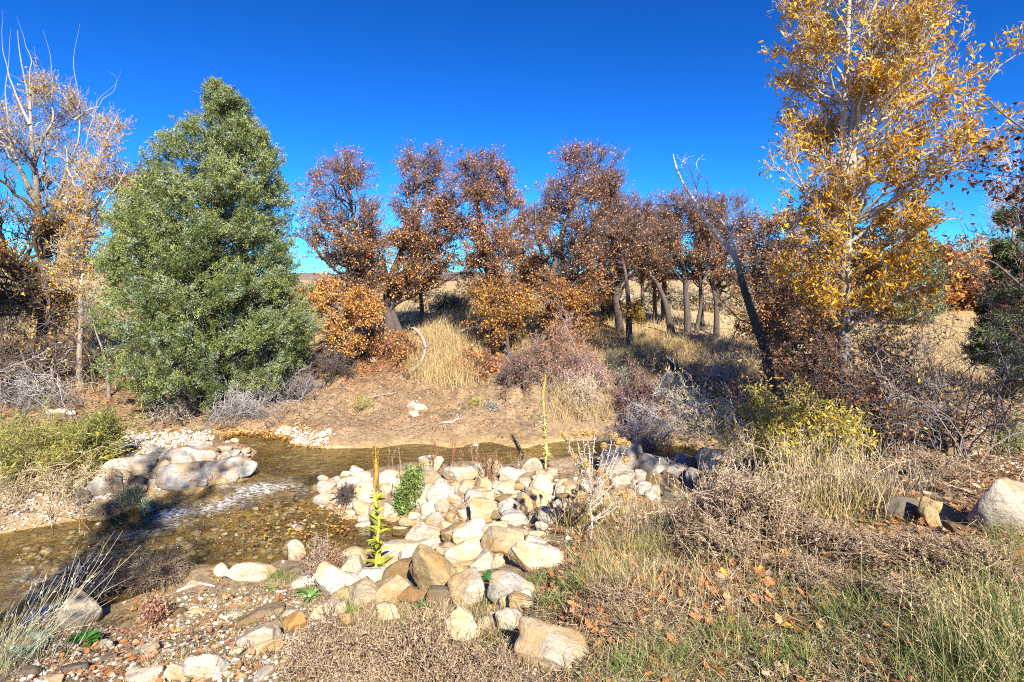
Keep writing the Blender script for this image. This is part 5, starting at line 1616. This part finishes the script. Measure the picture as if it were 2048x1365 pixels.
wood('long grey drift branch on the stony slope beside the long slanted brown slab', 'stick', 'stick', [(445, 1242), (470, 1232), (492, 1226)], None, .012, (.62, .56, .48), 772, .3)
wood('dark burnt stick standing on the grey dome-shaped stone', 'stick', 'stick', [(1023, 1024), (1030, 1045), (1036, 1058)], None, .008, (.1, .09, .09), 773, .3)
wood('white branching dead twig rising beside the large angular whitish boulder', 'dead_branch', 'branch', [(135, 1260), (142, 1200), (152, 1160), (160, 1130)], 4.35, .008, (.62, .56, .5), 774, .5, 6)


def rosette(label, kind, cat, u, v, m, L, W, col, seed, elev=(.2, .9)):
    rng = R(seed)
    p = hit(u, v)[0]
    g = Geo()
    broad_leaves(g, p, m, L, W, np.array(col), rng, elev)
    return tag(g.build(kind, [LEAF], None, p), label, cat)


rosette('grey-green mullein rosette in the bottom left corner', 'mullein_rosette', 'mullein', 42, 1315, 14, .17, .06, (.17, .31, .22), 781)
rosette('faded blue-green mullein rosette behind the tall pale grass at lower left', 'mullein_rosette', 'mullein', 78, 1285, 10, .13, .05, (.24, .34, .28), 782)
rosette('dark green broad-leaved plant below the large angular whitish boulder', 'dock_plant', 'weed', 165, 1290, 16, .13, .07, (.09, .26, .045), 783, (.4, 1.1))
rosette('dark green upright dock leaves between the two-toned boulder and the grey block', 'dock_plant', 'weed', 982, 1168, 12, .13, .045, (.05, .19, .05), 784, (.9, 1.45))
rosette('bright green basal leaves left of the big upright whitish boulder', 'dock_plant', 'weed', 620, 1198, 22, .13, .03, (.16, .32, .09), 785, (.3, 1.0))
rosette('small green leaves at the stony creek edge near the long white flat stone', 'dock_plant', 'weed', 540, 1180, 12, .07, .022, (.2, .36, .08), 786, (.3, 1.0))
rosette('green tuft in front of the dark brown stone below the heap', 'grass_tuft', 'weed', 850, 1222, 22, .10, .016, (.10, .25, .05), 787, (.5, 1.3))

GWL = dict(n=6, L=.055, W=.011, pal=[(.22, .33, .08), (.30, .40, .10), (.15, .25, .06)], keep=(1, 1), patch=.2, droop=.3)
plant('goldenrod', 'green leafy weed with tan flower heads on the rock dam', 'leafy weed', None, (812, 1032), [(925, 815, 845), (950, 808, 842), (985, 795, 825), (1028, 800, 822)], r0=.005, n1=26, n2_=5, n3=3, L2=.1, L3=.05, tw=.002, leaf=GWL, bark=((.3, .34, .12), (.36, .36, .16)), seed=791, parts=SB, splay=.05)
plant('dry_shrub', 'wiry dry sprig beside the creek at the left end of the near rock heap', 'dry weed', None, (634, 1165), [(1075, 610, 665), (1105, 600, 670), (1150, 615, 665)], r0=.005, n1=20, n2_=6, n3=4, L2=.12, L3=.06, tw=.002, bark=((.40, .32, .25), (.55, .45, .36)), leaf=dict(n=2, L=.018, W=.012, pal=[(.36, .22, .13), (.45, .34, .16)], keep=(.6, .4)), seed=792, parts=('stems', 'sprigs'), splay=.08)
plant('dry_shrub', 'brown seedy dry weed between the wiry sprig and the domed tan boulder', 'dry weed', None, (655, 1160), [(1090, 640, 672), (1120, 630, 690), (1155, 635, 690)], r0=.004, n1=26, n2_=6, n3=4, L2=.1, L3=.05, tw=.002, bark=((.28, .18, .12), (.4, .26, .18)), leaf=dict(n=4, L=.014, W=.011, pal=[(.34, .18, .1), (.42, .26, .15)], keep=(.9, .9)), seed=793, parts=('stems', 'sprigs'), splay=.1)
plant('green_tuft', 'grey-green leafy tuft at the creek edge below the large sloping boulder', 'leafy weed', None, (265, 1003), [(978, 245, 285), (990, 240, 290), (1003, 244, 288)], r0=.004, n1=11, n2_=4, n3=3, L2=.06, L3=.04, tw=.002, leaf=dict(GWL, n=4, pal=[(.34, .40, .22), (.42, .46, .3), (.24, .3, .14)]), bark=((.3, .28, .16), (.36, .34, .2)), seed=794, parts=SB, splay=.1)
plant('green_tuft', 'tiny pale-green sprig standing in the creek left of the riffle', 'leafy weed', None, (300, 1028), [(1006, 290, 312), (1016, 285, 318), (1027, 290, 312)], r0=.004, n1=16, n2_=4, n3=3, L2=.06, L3=.04, tw=.002, leaf=dict(GWL, L=.04, pal=[(.3, .38, .24), (.38, .44, .3)]), bark=((.3, .3, .2), (.36, .36, .24)), seed=795, parts=SB, splay=.04)
plant('dry_shrub', 'reddish-brown dried dock stalk at the shaded gully edge', 'dry weed', None, (308, 1248), [(1192, 300, 320), (1215, 295, 325), (1245, 300, 320)], r0=.005, n1=10, n2_=6, n3=3, L2=.06, L3=.04, tw=.002, bark=((.34, .2, .14), (.45, .28, .2)), leaf=dict(n=6, L=.02, W=.015, pal=[(.42, .22, .15), (.5, .3, .2)], keep=(1, 1)), seed=796, parts=('stems', 'sprigs'), splay=.03)
plant('dry_shrub', 'thorny dark dry sprig over the faceted greyish boulder', 'dry weed', None, (665, 1290), [(1195, 620, 690), (1230, 610, 700), (1280, 630, 700)], r0=.004, n1=16, n2_=6, n3=3, L2=.1, L3=.04, tw=.002, bark=((.22, .15, .11), (.3, .22, .17)), seed=797, parts=('stems', 'sprigs'), splay=.06, crook=.25)


# ------------------------------------------------------------------ trees beside the camera whose shade falls into the picture
SHLEAF = dict(n=4, L=.10, W=.065, pal=[(.5, .22, .05), (.4, .16, .05)], keep=(.95, .9), patch=.6, clump=1.5, droop=-.3)
plant('oak_tree', 'oak standing left of the viewer, outside the picture, shading the creek', 'oak tree', None, (-3.9, -1.4), dict(c=(-2.1, -1.0, 2.75), r=(1.0, 2.1, 1.0)), [(-2.6, -1.0, 2.9)], [], .09, 40, 7, 5, .5, .25, rl=.02, leaf=dict(SHLEAF, patch=1.3, keep=(.26, .26)), seed=811, bark=OB)
plant('oak_tree', 'oak standing right of the viewer, outside the picture, shading the stone wall', 'oak tree', None, (5.0, .3), dict(c=(3.75, 1.0, 2.6), r=(.85, .85, .7)), [(4.0, 1.0, 2.7)], [], .10, 13, 10, 7, .5, .25, leaf=SHLEAF, seed=812, bark=OB)
plant('oak_tree', 'oak beyond the left edge of the picture, shading the left bank', 'oak tree', None, (-10.4, 6.4), dict(c=(-9.6, 6.9, 2.2), r=(1.2, 1.4, 1.4)), [(-10, 6.8, 2.6)], [], .12, 50, 10, 7, .5, .25, leaf=SHLEAF, seed=813, bark=OB)


# ------------------------------------------------------------------ ground cover


def poly_px(poly, n, rng, soft=0):
    p = np.array(poly, float)
    lo, hi = p.min(0), p.max(0)
    out = []
    got = 0
    while got < n:
        q = rng.uniform(lo, hi, (n * 2, 2))
        ins = np.zeros(len(q), bool)
        j = len(p) - 1
        for i in range(len(p)):
            c = ((p[i, 1] > q[:, 1]) != (p[j, 1] > q[:, 1])) & (q[:, 0] < (p[j, 0] - p[i, 0]) * (q[:, 1] - p[i, 1]) / (p[j, 1] - p[i, 1] + 1e-9) + p[i, 0])
            ins ^= c; j = i
        out.append(q[ins]); got += ins.sum()
    return np.concatenate(out)[:n] + rng.normal(size=(n, 2)) * soft


def ground_pts(poly, n, rng, soft=6, wet=False, clump=None):
    q = poly_px(poly, n, rng, soft)
    p = hit(q[:, 0], np.maximum(q[:, 1], 575))
    if clump:
        k = n2(p[:, 0] * clump[0], p[:, 1] * clump[0], clump[1]) > rng.uniform(-1, 1, len(p)) * clump[2] + clump[3]
        p = p[k]
    if not wet:
        p = p[p[:, 2] > water_z(p[:, 0], p[:, 1]) + .01]
    return p


def blades(g, p, h, w, pal, wt, rng, lean=.35, n=4, mat=0):
    m = len(p)
    if not m:
        return
    hh = h * rng.uniform(.45, 1.25, m)
    a = rng.uniform(0, 6.283, m); l = np.abs(rng.normal(0, lean, m))
    d = np.stack([np.cos(a) * l, np.sin(a) * l, 1 + 0 * a], -1)
    dr = np.stack([np.cos(a), np.sin(a), -.5 - 0 * a], -1) * (rng.uniform(0, .55, m))[:, None]
    t = np.linspace(0, 1, n)[None, :, None]
    P = p[:, None] - [0, 0, .01] + (d[:, None] * t + dr[:, None] * t ** 2) * hh[:, None, None]
    b = rng.uniform(0, 3.14, m)
    s = np.stack([np.cos(b), np.sin(b), 0 * b], -1)[:, None] * (w * rng.uniform(.6, 1.3, m))[:, None, None] * (1 - .85 * t ** 1.5) * .5
    v = np.stack([P + s, P - s], 2).reshape(-1, 3)
    i = np.arange(m)[:, None] * (2 * n)
    f = np.concatenate([i + np.array([[2 * k, 2 * k + 1, 2 * k + 3, 2 * k + 2]]) for k in range(n - 1)])
    col = palette(pal, wt, m, rng, .2)
    g.add(v, f, np.repeat(col, 2 * n, 0), mat)


rng = R(900)
STR = [(.62, .47, .22), (.70, .57, .33), (.50, .36, .16), (.44, .33, .2)]
GRN = [(.18, .27, .06), (.28, .34, .09), (.12, .21, .04), (.46, .42, .15)]
g = Geo()
for poly, n, h, w_, wt, lean in [
    ([(825, 700), (900, 690), (965, 705), (960, 770), (900, 778), (815, 762)], 3200, .42, .008, (3, 2, 1.5, .3), .12),
    ([(850, 640), (960, 640), (965, 680), (850, 680)], 1300, .4, .009, (3, 3, 1, .5), .15),
    ([(740, 640), (1520, 632), (1540, 720), (1200, 730), (1000, 700), (740, 700)], 9000, .28, .009, (3, 2, 2, 1.4), .3),
    ([(1180, 690), (1500, 680), (1520, 790), (1330, 800), (1180, 760)], 9000, .26, .008, (3, 4, 1, .6), .35),
    ([(1090, 690), (1200, 690), (1220, 840), (1110, 850)], 2600, .34, .007, (2, 4, .6, .6), .3),
    ([(0, 600), (1750, 596), (1750, 645), (0, 660)], 9000, .4, .014, (3, 2, 1.5, 1.5), .3),
    ([(1720, 640), (2048, 620), (2048, 800), (1720, 800)], 5000, .25, .009, (2, 4, .8, .8), .35),
    ([(0, 620), (260, 640), (300, 780), (0, 800)], 2500, .3, .008, (2, 1.5, 2, 2), .4),
]:
    blades(g, ground_pts(poly, n, rng), h, w_, STR, wt, rng, lean)
tag(g.build('dry_grass', [STRAW]), 'straw-coloured dry grass under and beyond the oak grove', None, None, 'stuff')

NEAR = [(1010, 1075), (1130, 1040), (1260, 1000), (1420, 985), (1600, 985), (1800, 960), (2070, 930), (2070, 1400), (940, 1400), (960, 1300), (1080, 1200)]
g = Geo()
p = ground_pts(NEAR, 15000, rng, 8, clump=(1.6, 41, 1, -.15))
blades(g, p, .095, .0026, STR, (3, 3, 2, 2), rng, .8)
p = ground_pts(NEAR, 13000, rng, 8, clump=(2.1, 42, .5, .2))
blades(g, p, .085, .0034, GRN, (3, 2, 2, 1.5), rng, .6)
p = ground_pts([(1700, 1180), (2070, 1060), (2070, 1400), (1620, 1400)], 5200, rng, 10, clump=(2.2, 43, .5, .0))
blades(g, p, .16, .004, GRN, (3, 2, 3, 1.5), rng, .5)
p = ground_pts([(1250, 1000), (1420, 1020), (1420, 1180), (1180, 1200), (1140, 1090)], 4200, rng, 10, clump=(2.0, 44, .7, -.1))
blades(g, p, .14, .003, STR + GRN[:2], (3, 3, 1, .5, 1.4, 1.6), rng, .5)
p = ground_pts([(300, 1190), (640, 1150), (700, 1230), (560, 1330), (250, 1365), (240, 1280)], 3400, rng, 8, clump=(2.4, 45, .6, .05))
blades(g, p, .06, .003, STR + GRN[:2], (3, 3, 1, .5, 1, 1.2), rng, .7)
p = ground_pts([(640, 1220), (1010, 1200), (1010, 1290), (640, 1290)], 1200, rng, 6)
blades(g, p, .13, .003, STR + GRN[:2], (3, 3, 1, .5, .5, .8), rng, .4)
for u, v, r_ in [(1040, 1185, 20), (1085, 1165, 22), (960, 1210, 16), (1105, 1215, 26), (1160, 1180, 20), (700, 1225, 14), (560, 1160, 26), (1290, 1110, 30), (1340, 1330, 40), (1580, 1330, 50), (1850, 1330, 60), (2000, 1290, 60), (1450, 1290, 40), (1680, 1235, 40), (1250, 1350, 40)]:
    q = np.stack([u + rng.normal(size=160) * r_ * .6, v + rng.normal(size=160) * r_ * .25], -1)
    blades(g, hit(q[:, 0], q[:, 1]), .10, .0042, GRN, (3, 2, 2, .6), rng, .6)
tag(g.build('grass', [STRAW]), 'short green and straw grass on the near bank', None, None, 'stuff')

# fallen leaves
g = Geo()
LPAL = [(.58, .25, .09), (.48, .19, .07), (.62, .34, .16), (.66, .38, .07), (.34, .17, .09), (.56, .38, .25)]
for poly, n, a, b, wt, clump in [
    (NEAR, 4600, .035, .085, (2, 2, 2, .5, 2, 2), (1.3, 51, .8, 0)),
    ([(1060, 1080), (1260, 1060), (1320, 1200), (1150, 1300), (1090, 1200)], 520, .035, .07, (3, 2, 2, .4, 1, 1), None),
    ([(250, 1210), (620, 1170), (680, 1240), (560, 1350), (200, 1400)], 420, .03, .06, (2, 2, 2, .5, 2, 2), None),
    ([(1500, 1060), (2060, 1000), (2060, 1150), (1560, 1160)], 700, .03, .07, (2, 2, 2, .3, 3, 2), None),
    ([(150, 1270), (330, 1260), (300, 1365), (60, 1365)], 260, .03, .06, (1, 2, 1, .1, 3, 1), None),
    ([(850, 960), (1240, 940), (1180, 1060), (880, 1050)], 420, .03, .055, (2, 1, 2, 4, 1, 1), None),
]:
    p = ground_pts(poly, n, rng, 8, clump=clump)
    if len(p):
        lobed(g, p + [0, 0, .012], rng.uniform(a, b, len(p)), palette(LPAL, wt, len(p), rng, .22), rng)
for poly, n, L, wt in [
    ([(560, 720), (1000, 690), (1120, 720), (1060, 860), (600, 870), (480, 860)], 1900, .045, (3, 2, 2, 1.6, 1, 1)),
    ([(600, 690), (1060, 660), (1090, 730), (640, 760)], 5200, .06, (3, 3, 2, 1, 1, 1)),
    ([(1150, 660), (1500, 660), (1520, 720), (1180, 720)], 2600, .06, (3, 2, 3, 1, 1, 1)),
    ([(0, 700), (330, 720), (360, 860), (0, 870)], 3000, .055, (2, 2, 3, 1, 2, 2)),
    ([(430, 852), (640, 858), (650, 895), (430, 885)], 900, .045, (2, 2, 2, 4, 1, .3)),
    ([(1700, 820), (2060, 800), (2060, 960), (1750, 980)], 2200, .05, (2, 2, 2, 1, 3, 2)),
    ([(230, 862), (420, 866), (420, 905), (200, 910)], 500, .045, (2, 2, 1, 4, 1, .3)),
]:
    p = ground_pts(poly, n, rng, 8, wet=True)
    p[:, 2] = np.maximum(p[:, 2], water_z(p[:, 0], p[:, 1]) + .012) + .006
    d = rng.normal(size=(len(p), 3)) * (1, 1, .25)
    s = rng.uniform(.6, 1.2, len(p))
    leaves(g, p, d, L * s, L * .62 * s, palette(LPAL, wt, len(p), rng, .25), rng, 0, .25, .2, np.array([0, 0, 1.]))
p = ground_pts([(540, 1020), (720, 1000), (800, 1060), (740, 1110), (560, 1085), (480, 1160), (400, 1165)], 420, rng, 10, wet=True)
p[:, 2] = np.maximum(p[:, 2], water_z(p[:, 0], p[:, 1])) + .008
s = rng.uniform(.5, 1.2, len(p))
leaves(g, p, rng.normal(size=(len(p), 3)) * (1, 1, .1), .045 * s, .024 * s, palette([(.62, .40, .05), (.5, .24, .05), (.4, .16, .06), (.3, .13, .05)], (2, 2, 2, 1), len(p), rng), rng, 0, .2, .1, np.array([0, 0, 1.]))
tag(g.build('fallen_leaves', [LEAF]), 'fallen oak and cottonwood leaves scattered over the banks', None, None, 'stuff')

# gravel
g = Geo()
PP = [(.56, .49, .38), (.62, .57, .49), (.40, .31, .21), (.34, .25, .15), (.46, .43, .38)]
for poly, n, a, b, wt, wet in [
    ([(560, 1020), (720, 1000), (780, 1075), (740, 1100), (580, 1080)], 420, .012, .034, (1, .6, 3, 3, 1), True),
    ([(235, 872), (425, 868), (420, 885), (230, 892)], 1000, .014, .034, (2, 5, .5, .3, 1), False),
    ([(560, 858), (660, 868), (650, 892), (585, 890)], 300, .012, .035, (2, 4, 1, .5, 1), False),
    ([(300, 1190), (640, 1180), (700, 1250), (600, 1365), (250, 1365)], 1500, .005, .022, (3, 3, 1, .6, 1), False),
    (NEAR, 4200, .003, .011, (3, 2, 1.5, .8, 1), False),
    ([(600, 760), (1100, 740), (1100, 870), (600, 880)], 420, .006, .022, (2, 2, 2, 1, 1), False),
    ([(120, 1260), (330, 1270), (300, 1365), (20, 1365)], 600, .006, .026, (1, 1, 1, 1, 3), False),
    ([(800, 940), (1240, 930), (1180, 1090), (820, 1080)], 900, .008, .032, (3, 3, 2, .6, 1), False),
    ([(1750, 860), (2060, 850), (2060, 960), (1800, 960)], 500, .008, .03, (2, 2, 1, 1, 2), False),
    ([(0, 1000), (330, 960), (340, 1000), (0, 1075)], 500, .008, .03, (3, 3, 1, .6, 2), False),
    ([(30, 1090), (300, 1040), (480, 1000), (620, 1000), (600, 1120), (380, 1120), (60, 1200)], 700, .02, .06, (2, 1, 2, 2, 1), True),
]:
    p = ground_pts(poly, n, rng, 6, wet=wet)
    m = len(p)
    v, f = ICO[1]
    r_ = a + (b - a) * rng.uniform(0, 1, m) ** 2.2
    sc_ = r_[:, None] * rng.uniform(.65, 1.3, (m, 3)) * (1, 1, .65)
    ang = rng.uniform(0, 6.28, m); ca, sa = np.cos(ang)[:, None], np.sin(ang)[:, None]
    V = v[None] * sc_[:, None] * (1 + .22 * rng.normal(size=(m, len(v), 1))).clip(.6, 1.4)
    V = np.stack([V[..., 0] * ca - V[..., 1] * sa, V[..., 0] * sa + V[..., 1] * ca, V[..., 2]], -1) + (p + [0, 0, 1] * (sc_ * .35))[:, None]
    fi = (np.arange(m)[:, None, None] * len(v) + f[None]).reshape(-1, 3)
    g.add(V.reshape(-1, 3), fi, np.repeat(palette(PP, wt, m, rng, .15), len(v), 0))
tag(g.build('gravel', [BARK]), 'loose pebbles and gravel along the creek and banks', None, None, 'stuff')

# twiggy litter: short broken straws lying on the soil
g = Geo()
for poly, n, L in [(NEAR, 14000, .075), ([(300, 1180), (680, 1160), (700, 1250), (560, 1365), (230, 1365)], 2200, .06), ([(1050, 1060), (1300, 1040), (1300, 1300), (1080, 1300)], 2600, .08), ([(560, 730), (1100, 730), (1100, 870), (520, 870)], 1300, .13), ([(0, 730), (330, 740), (360, 870), (0, 870)], 1600, .2), ([(150, 1250), (330, 1250), (300, 1365), (0, 1365)], 900, .07), ([(1700, 830), (2060, 810), (2060, 980), (1700, 980)], 1500, .16)]:
    p = ground_pts(poly, n, rng, 8)
    m = len(p)
    a = rng.uniform(0, 6.28, m)
    d = np.stack([np.cos(a), np.sin(a), rng.normal(.05, .22, m)], -1) * (L * rng.uniform(.3, 1.2, m))[:, None]
    t = np.linspace(0, 1, 4)[None, :, None]
    P = p[:, None] + [0, 0, .008] + d[:, None] * t + .25 * wig(m, 4, rng) * np.linalg.norm(d, axis=1)[:, None, None] * t
    P[..., 2] = np.maximum(P[..., 2], p[:, None, 2])
    tubes(g, P, np.full((m, 4), .0016 if L < .1 else .0035), 3, palette([(.52, .40, .25), (.36, .26, .17), (.62, .52, .38), (.24, .17, .12)], (2, 2, 1.5, 1.5), m, rng))
tag(g.build('plant_litter', [STRAW]), 'broken straws and twigs littering the soil', None, None, 'stuff')

# ------------------------------------------------------------------ dry seedy weeds of the foreground, tall straw, pale grass
WD = dict(n=4, L=.015, W=.0065, pal=[(.36, .25, .15), (.54, .40, .26), (.22, .15, .095), (.40, .30, .16)], keep=(.6, .95), patch=.15, droop=.3, scatter=.006, fold=.4, curl=.4)
DWG = 'brown seedy weeds of the near bank'
weeds = [
    (640, 1400, 150, 110, 'brown seedy weed at the bottom edge, leftmost of the clumps below the heap'), (720, 1385, 160, 115, 'brown seedy weed in front of the faceted greyish boulder'), (775, 1420, 160, 120, 'brown seedy weed at the bottom edge under the lower boulders of the heap'),
    (835, 1378, 160, 110, 'dense brown seedy weed under the dark brown stone of the heap'), (880, 1425, 170, 120, 'brown seedy weed at the bottom edge below the egg-shaped pale boulder'), (965, 1410, 140, 90, 'brown seedy weed left of the big dirt-covered block'),
    (690, 1440, 150, 110, 'brown seedy weed in the bottom row between its two taller neighbours'), (1000, 1380, 80, 50, 'low brown seedy weed touching the dirt-covered block'),
    (1400, 1095, 120, 55, 'low brown seedy weed right of the stacked stone wall'), (1480, 1080, 180, 115, 'largest pinkish-brown seedy weed below the leaning grey boulder'), (1545, 1095, 180, 90, 'brown seedy weed left of the tall straw clump'), (1610, 1110, 160, 62, 'brown seedy weed in front of the tall straw clump'),
    (1450, 1140, 170, 60, 'low brown seedy weed in front of the largest pinkish-brown one'), (1690, 1130, 160, 50, 'low dark seedy weed left of the dark shaded stone'), (1770, 1150, 180, 55, 'low dark seedy weed below the dark shaded stone'),
    (1870, 1165, 170, 50, 'low dark seedy weed below the ochre upright stone'), (1960, 1165, 170, 60, 'low dark seedy weed below the huge boulder at the right edge'), (1640, 1190, 170, 40, 'flattened brown weed above the upper small whitish stone'),
    (1830, 1235, 170, 45, 'flattened brown weed in the grassy right foreground'), (1740, 1030, 130, 55, 'grey-brown seedy weed between the straw clump and the dark shaded stone'), (1240, 1235, 140, 36, 'flattened brown weed right of the heap among oak leaves'),
    (1985, 1085, 80, 46, 'small dry weed at the foot of the huge boulder'), (1885, 985, 140, 55, 'arching bleached dry weed above the dark shaded stone'),
]
protos = []
for k in range(3):
    b0 = weeds[k]
    r = plant('seedy_weed', b0[4], 'dry weed', None, (b0[0], b0[1] - 22), [(b0[1] - b0[3], b0[0] - b0[2] * .34, b0[0] + b0[2] * .34), (b0[1] - b0[3] * .55, b0[0] - b0[2] * .52, b0[0] + b0[2] * .52), (b0[1] - b0[3] * .15, b0[0] - b0[2] * .45, b0[0] + b0[2] * .45)],
              r0=.003, n1=44, n2_=7, n3=4, L2=.13, L3=.05, tw=.0015, bark=((.24, .17, .115), (.56, .43, .30)), leaf=WD, seed=820 + k, parts=('stems', 'foliage'), splay=.13, crook=.2, group=DWG)
    protos.append(r)
for k, (u, v, w_, h_, lab) in enumerate(weeds[3:]):
    src = protos[k % 3]
    b0 = weeds[k % 3]
    p = hit(u, v - 22)[0]
    y0 = src.location[1]
    s = (w_ / b0[2]) * p[1] / y0; sz = (h_ / b0[3]) * p[1] / y0
    o = src.copy(); C.objects.link(o)
    o.location = [float(q) for q in p]; o.rotation_euler = (0, 0, float(rng.uniform(0, 6.28))); o.scale = (s, s, sz)
    tag(o, lab, 'dry weed', DWG)
    for ch in src.children:
        c = ch.copy(); C.objects.link(c); c.parent = o



def stalks(label, base, m, h, spread, w, bark, seed, lean=(0, 0), var=.16, heads=None, cat='dry grass clump', kind='straw_clump', group=None):
    """a clump of separate upright stalks, each curving over on its own"""
    rng = R(seed)
    p0 = hit(*base)[0]
    s = p0 + np.stack([rng.normal(0, spread, m), rng.normal(0, spread * .7, m), np.zeros(m)], -1)
    s[:, 2] = height(s[:, 0], s[:, 1]) - .02
    hh = h * rng.uniform(.45, 1.1, m)
    a = rng.uniform(0, 6.283, m); l = np.abs(rng.normal(0, var, m))
    d = np.stack([np.cos(a) * l + lean[0], np.sin(a) * l + lean[1], np.ones(m)], -1)
    bend = np.stack([np.cos(a) + lean[0], np.sin(a) + lean[1], np.full(m, -.7)], -1) * (rng.uniform(0, 1, m) ** 2.2 * .45)[:, None]
    t = np.linspace(0, 1, 9)[None, :, None]
    P = s[:, None] + (d[:, None] * t + bend[:, None] * t ** 3 + .05 * wig(m, 9, rng) * t) * hh[:, None, None]
    lo, hi = map(np.array, bark)
    f_ = np.clip(t * 1.3 + rng.normal(0, .25, (m, 1, 1)), 0, 1)
    col = (lo + f_ * (hi - lo)) * (1 + .15 * rng.normal(size=(m, 1, 1))).clip(.6, 1.4)
    root = tag(empty(kind, p0), label, cat, group)
    g = Geo()
    tubes(g, P, w * rng.uniform(.6, 1.3, (m, 1)) * (1 - .6 * np.linspace(0, 1, 9))[None], 4, col)
    g.build('stalks', [STRAW], root, p0)
    g = Geo()
    blades(g, s + rng.normal(size=(m, 3)) * (spread * .4, spread * .3, 0), h * .55, w * 2.2, [lo, (lo + hi) / 2, hi], (2, 1, 1), rng, .4, 5)
    if heads:
        n_, L_, W_ = heads
        k = rng.choice(m, int(m * .7), replace=False)
        idx = np.repeat(k, n_); u_ = rng.uniform(5.2, 8, len(idx)); i0 = np.minimum(u_.astype(int), 7); fr = (u_ - i0)[:, None]
        q = P[idx, i0] * (1 - fr) + P[idx, i0 + 1] * fr
        tg = unit(P[idx, 8] - P[idx, 6])
        leaves(g, q, tg + .35 * rng.normal(size=(len(idx), 3)), L_, W_, hi * (1 + .2 * rng.normal(size=(len(idx), 1))).clip(.6, 1.4), rng, 0, .3)
    g.build('foliage', [STRAW], root, p0)


SB2 = ((.46, .40, .16), (.82, .66, .42))
stalks('tall clump of pale straw stalks in front of the yellow-green willow bush', (1645, 1012), 330, .62, .27, .0030, SB2, 831, var=.15, heads=(4, .03, .006))
stalks('sparse foxtail stalks in front of the stacked stone wall', (1310, 1085), 60, .52, .2, .0022, ((.42, .38, .14), (.80, .64, .42)), 832, var=.2, heads=(14, .02, .006))
stalks('dry yellowish weeds and grass under the thistle heads', (1190, 1050), 150, .42, .17, .002, ((.36, .34, .10), (.72, .55, .28)), 833, var=.28, heads=(5, .02, .007))
stalks('long pale grass leaning over the rocks at the bottom left corner', (0, 1350), 80, .62, .15, .0020, ((.40, .40, .20), (.74, .68, .48)), 834, lean=(.45, .15), var=.3, heads=(4, .025, .005))
stalks('thin straw stalks in front of the big two-toned boulder', (880, 1275), 46, .26, .10, .0014, SB2, 835, var=.2)
stalks('tall seeded grass at the right edge of the grassy foreground', (2020, 1390), 160, .50, .15, .0017, ((.20, .30, .07), (.66, .54, .28)), 836, var=.22, heads=(10, .014, .004))
stalks('few upright thin stems on the weedy ground right of the wall', (1530, 1150), 30, .36, .25, .0018, ((.46, .34, .2), (.70, .54, .34)), 837, var=.12, heads=(8, .015, .006))
stalks('pinkish-white spiky dry stems standing out of the largest seedy weed', (1455, 1070), 110, .44, .16, .0022, ((.42, .30, .22), (.74, .58, .46)), 838, var=.3, heads=(9, .014, .007), kind='spiky_weed', cat='dry weed')
stalks('bleached spiky stems beside the dark shaded stone under the willow bush', (1790, 985), 90, .34, .2, .002, ((.40, .32, .26), (.70, .60, .50)), 839, var=.4, heads=(6, .013, .006), kind='spiky_weed', cat='dry weed')
stalks('thin leaning straw in the middle of the grassy foreground', (1420, 1230), 40, .30, .22, .0014, SB2, 840, var=.35, heads=(6, .012, .004))
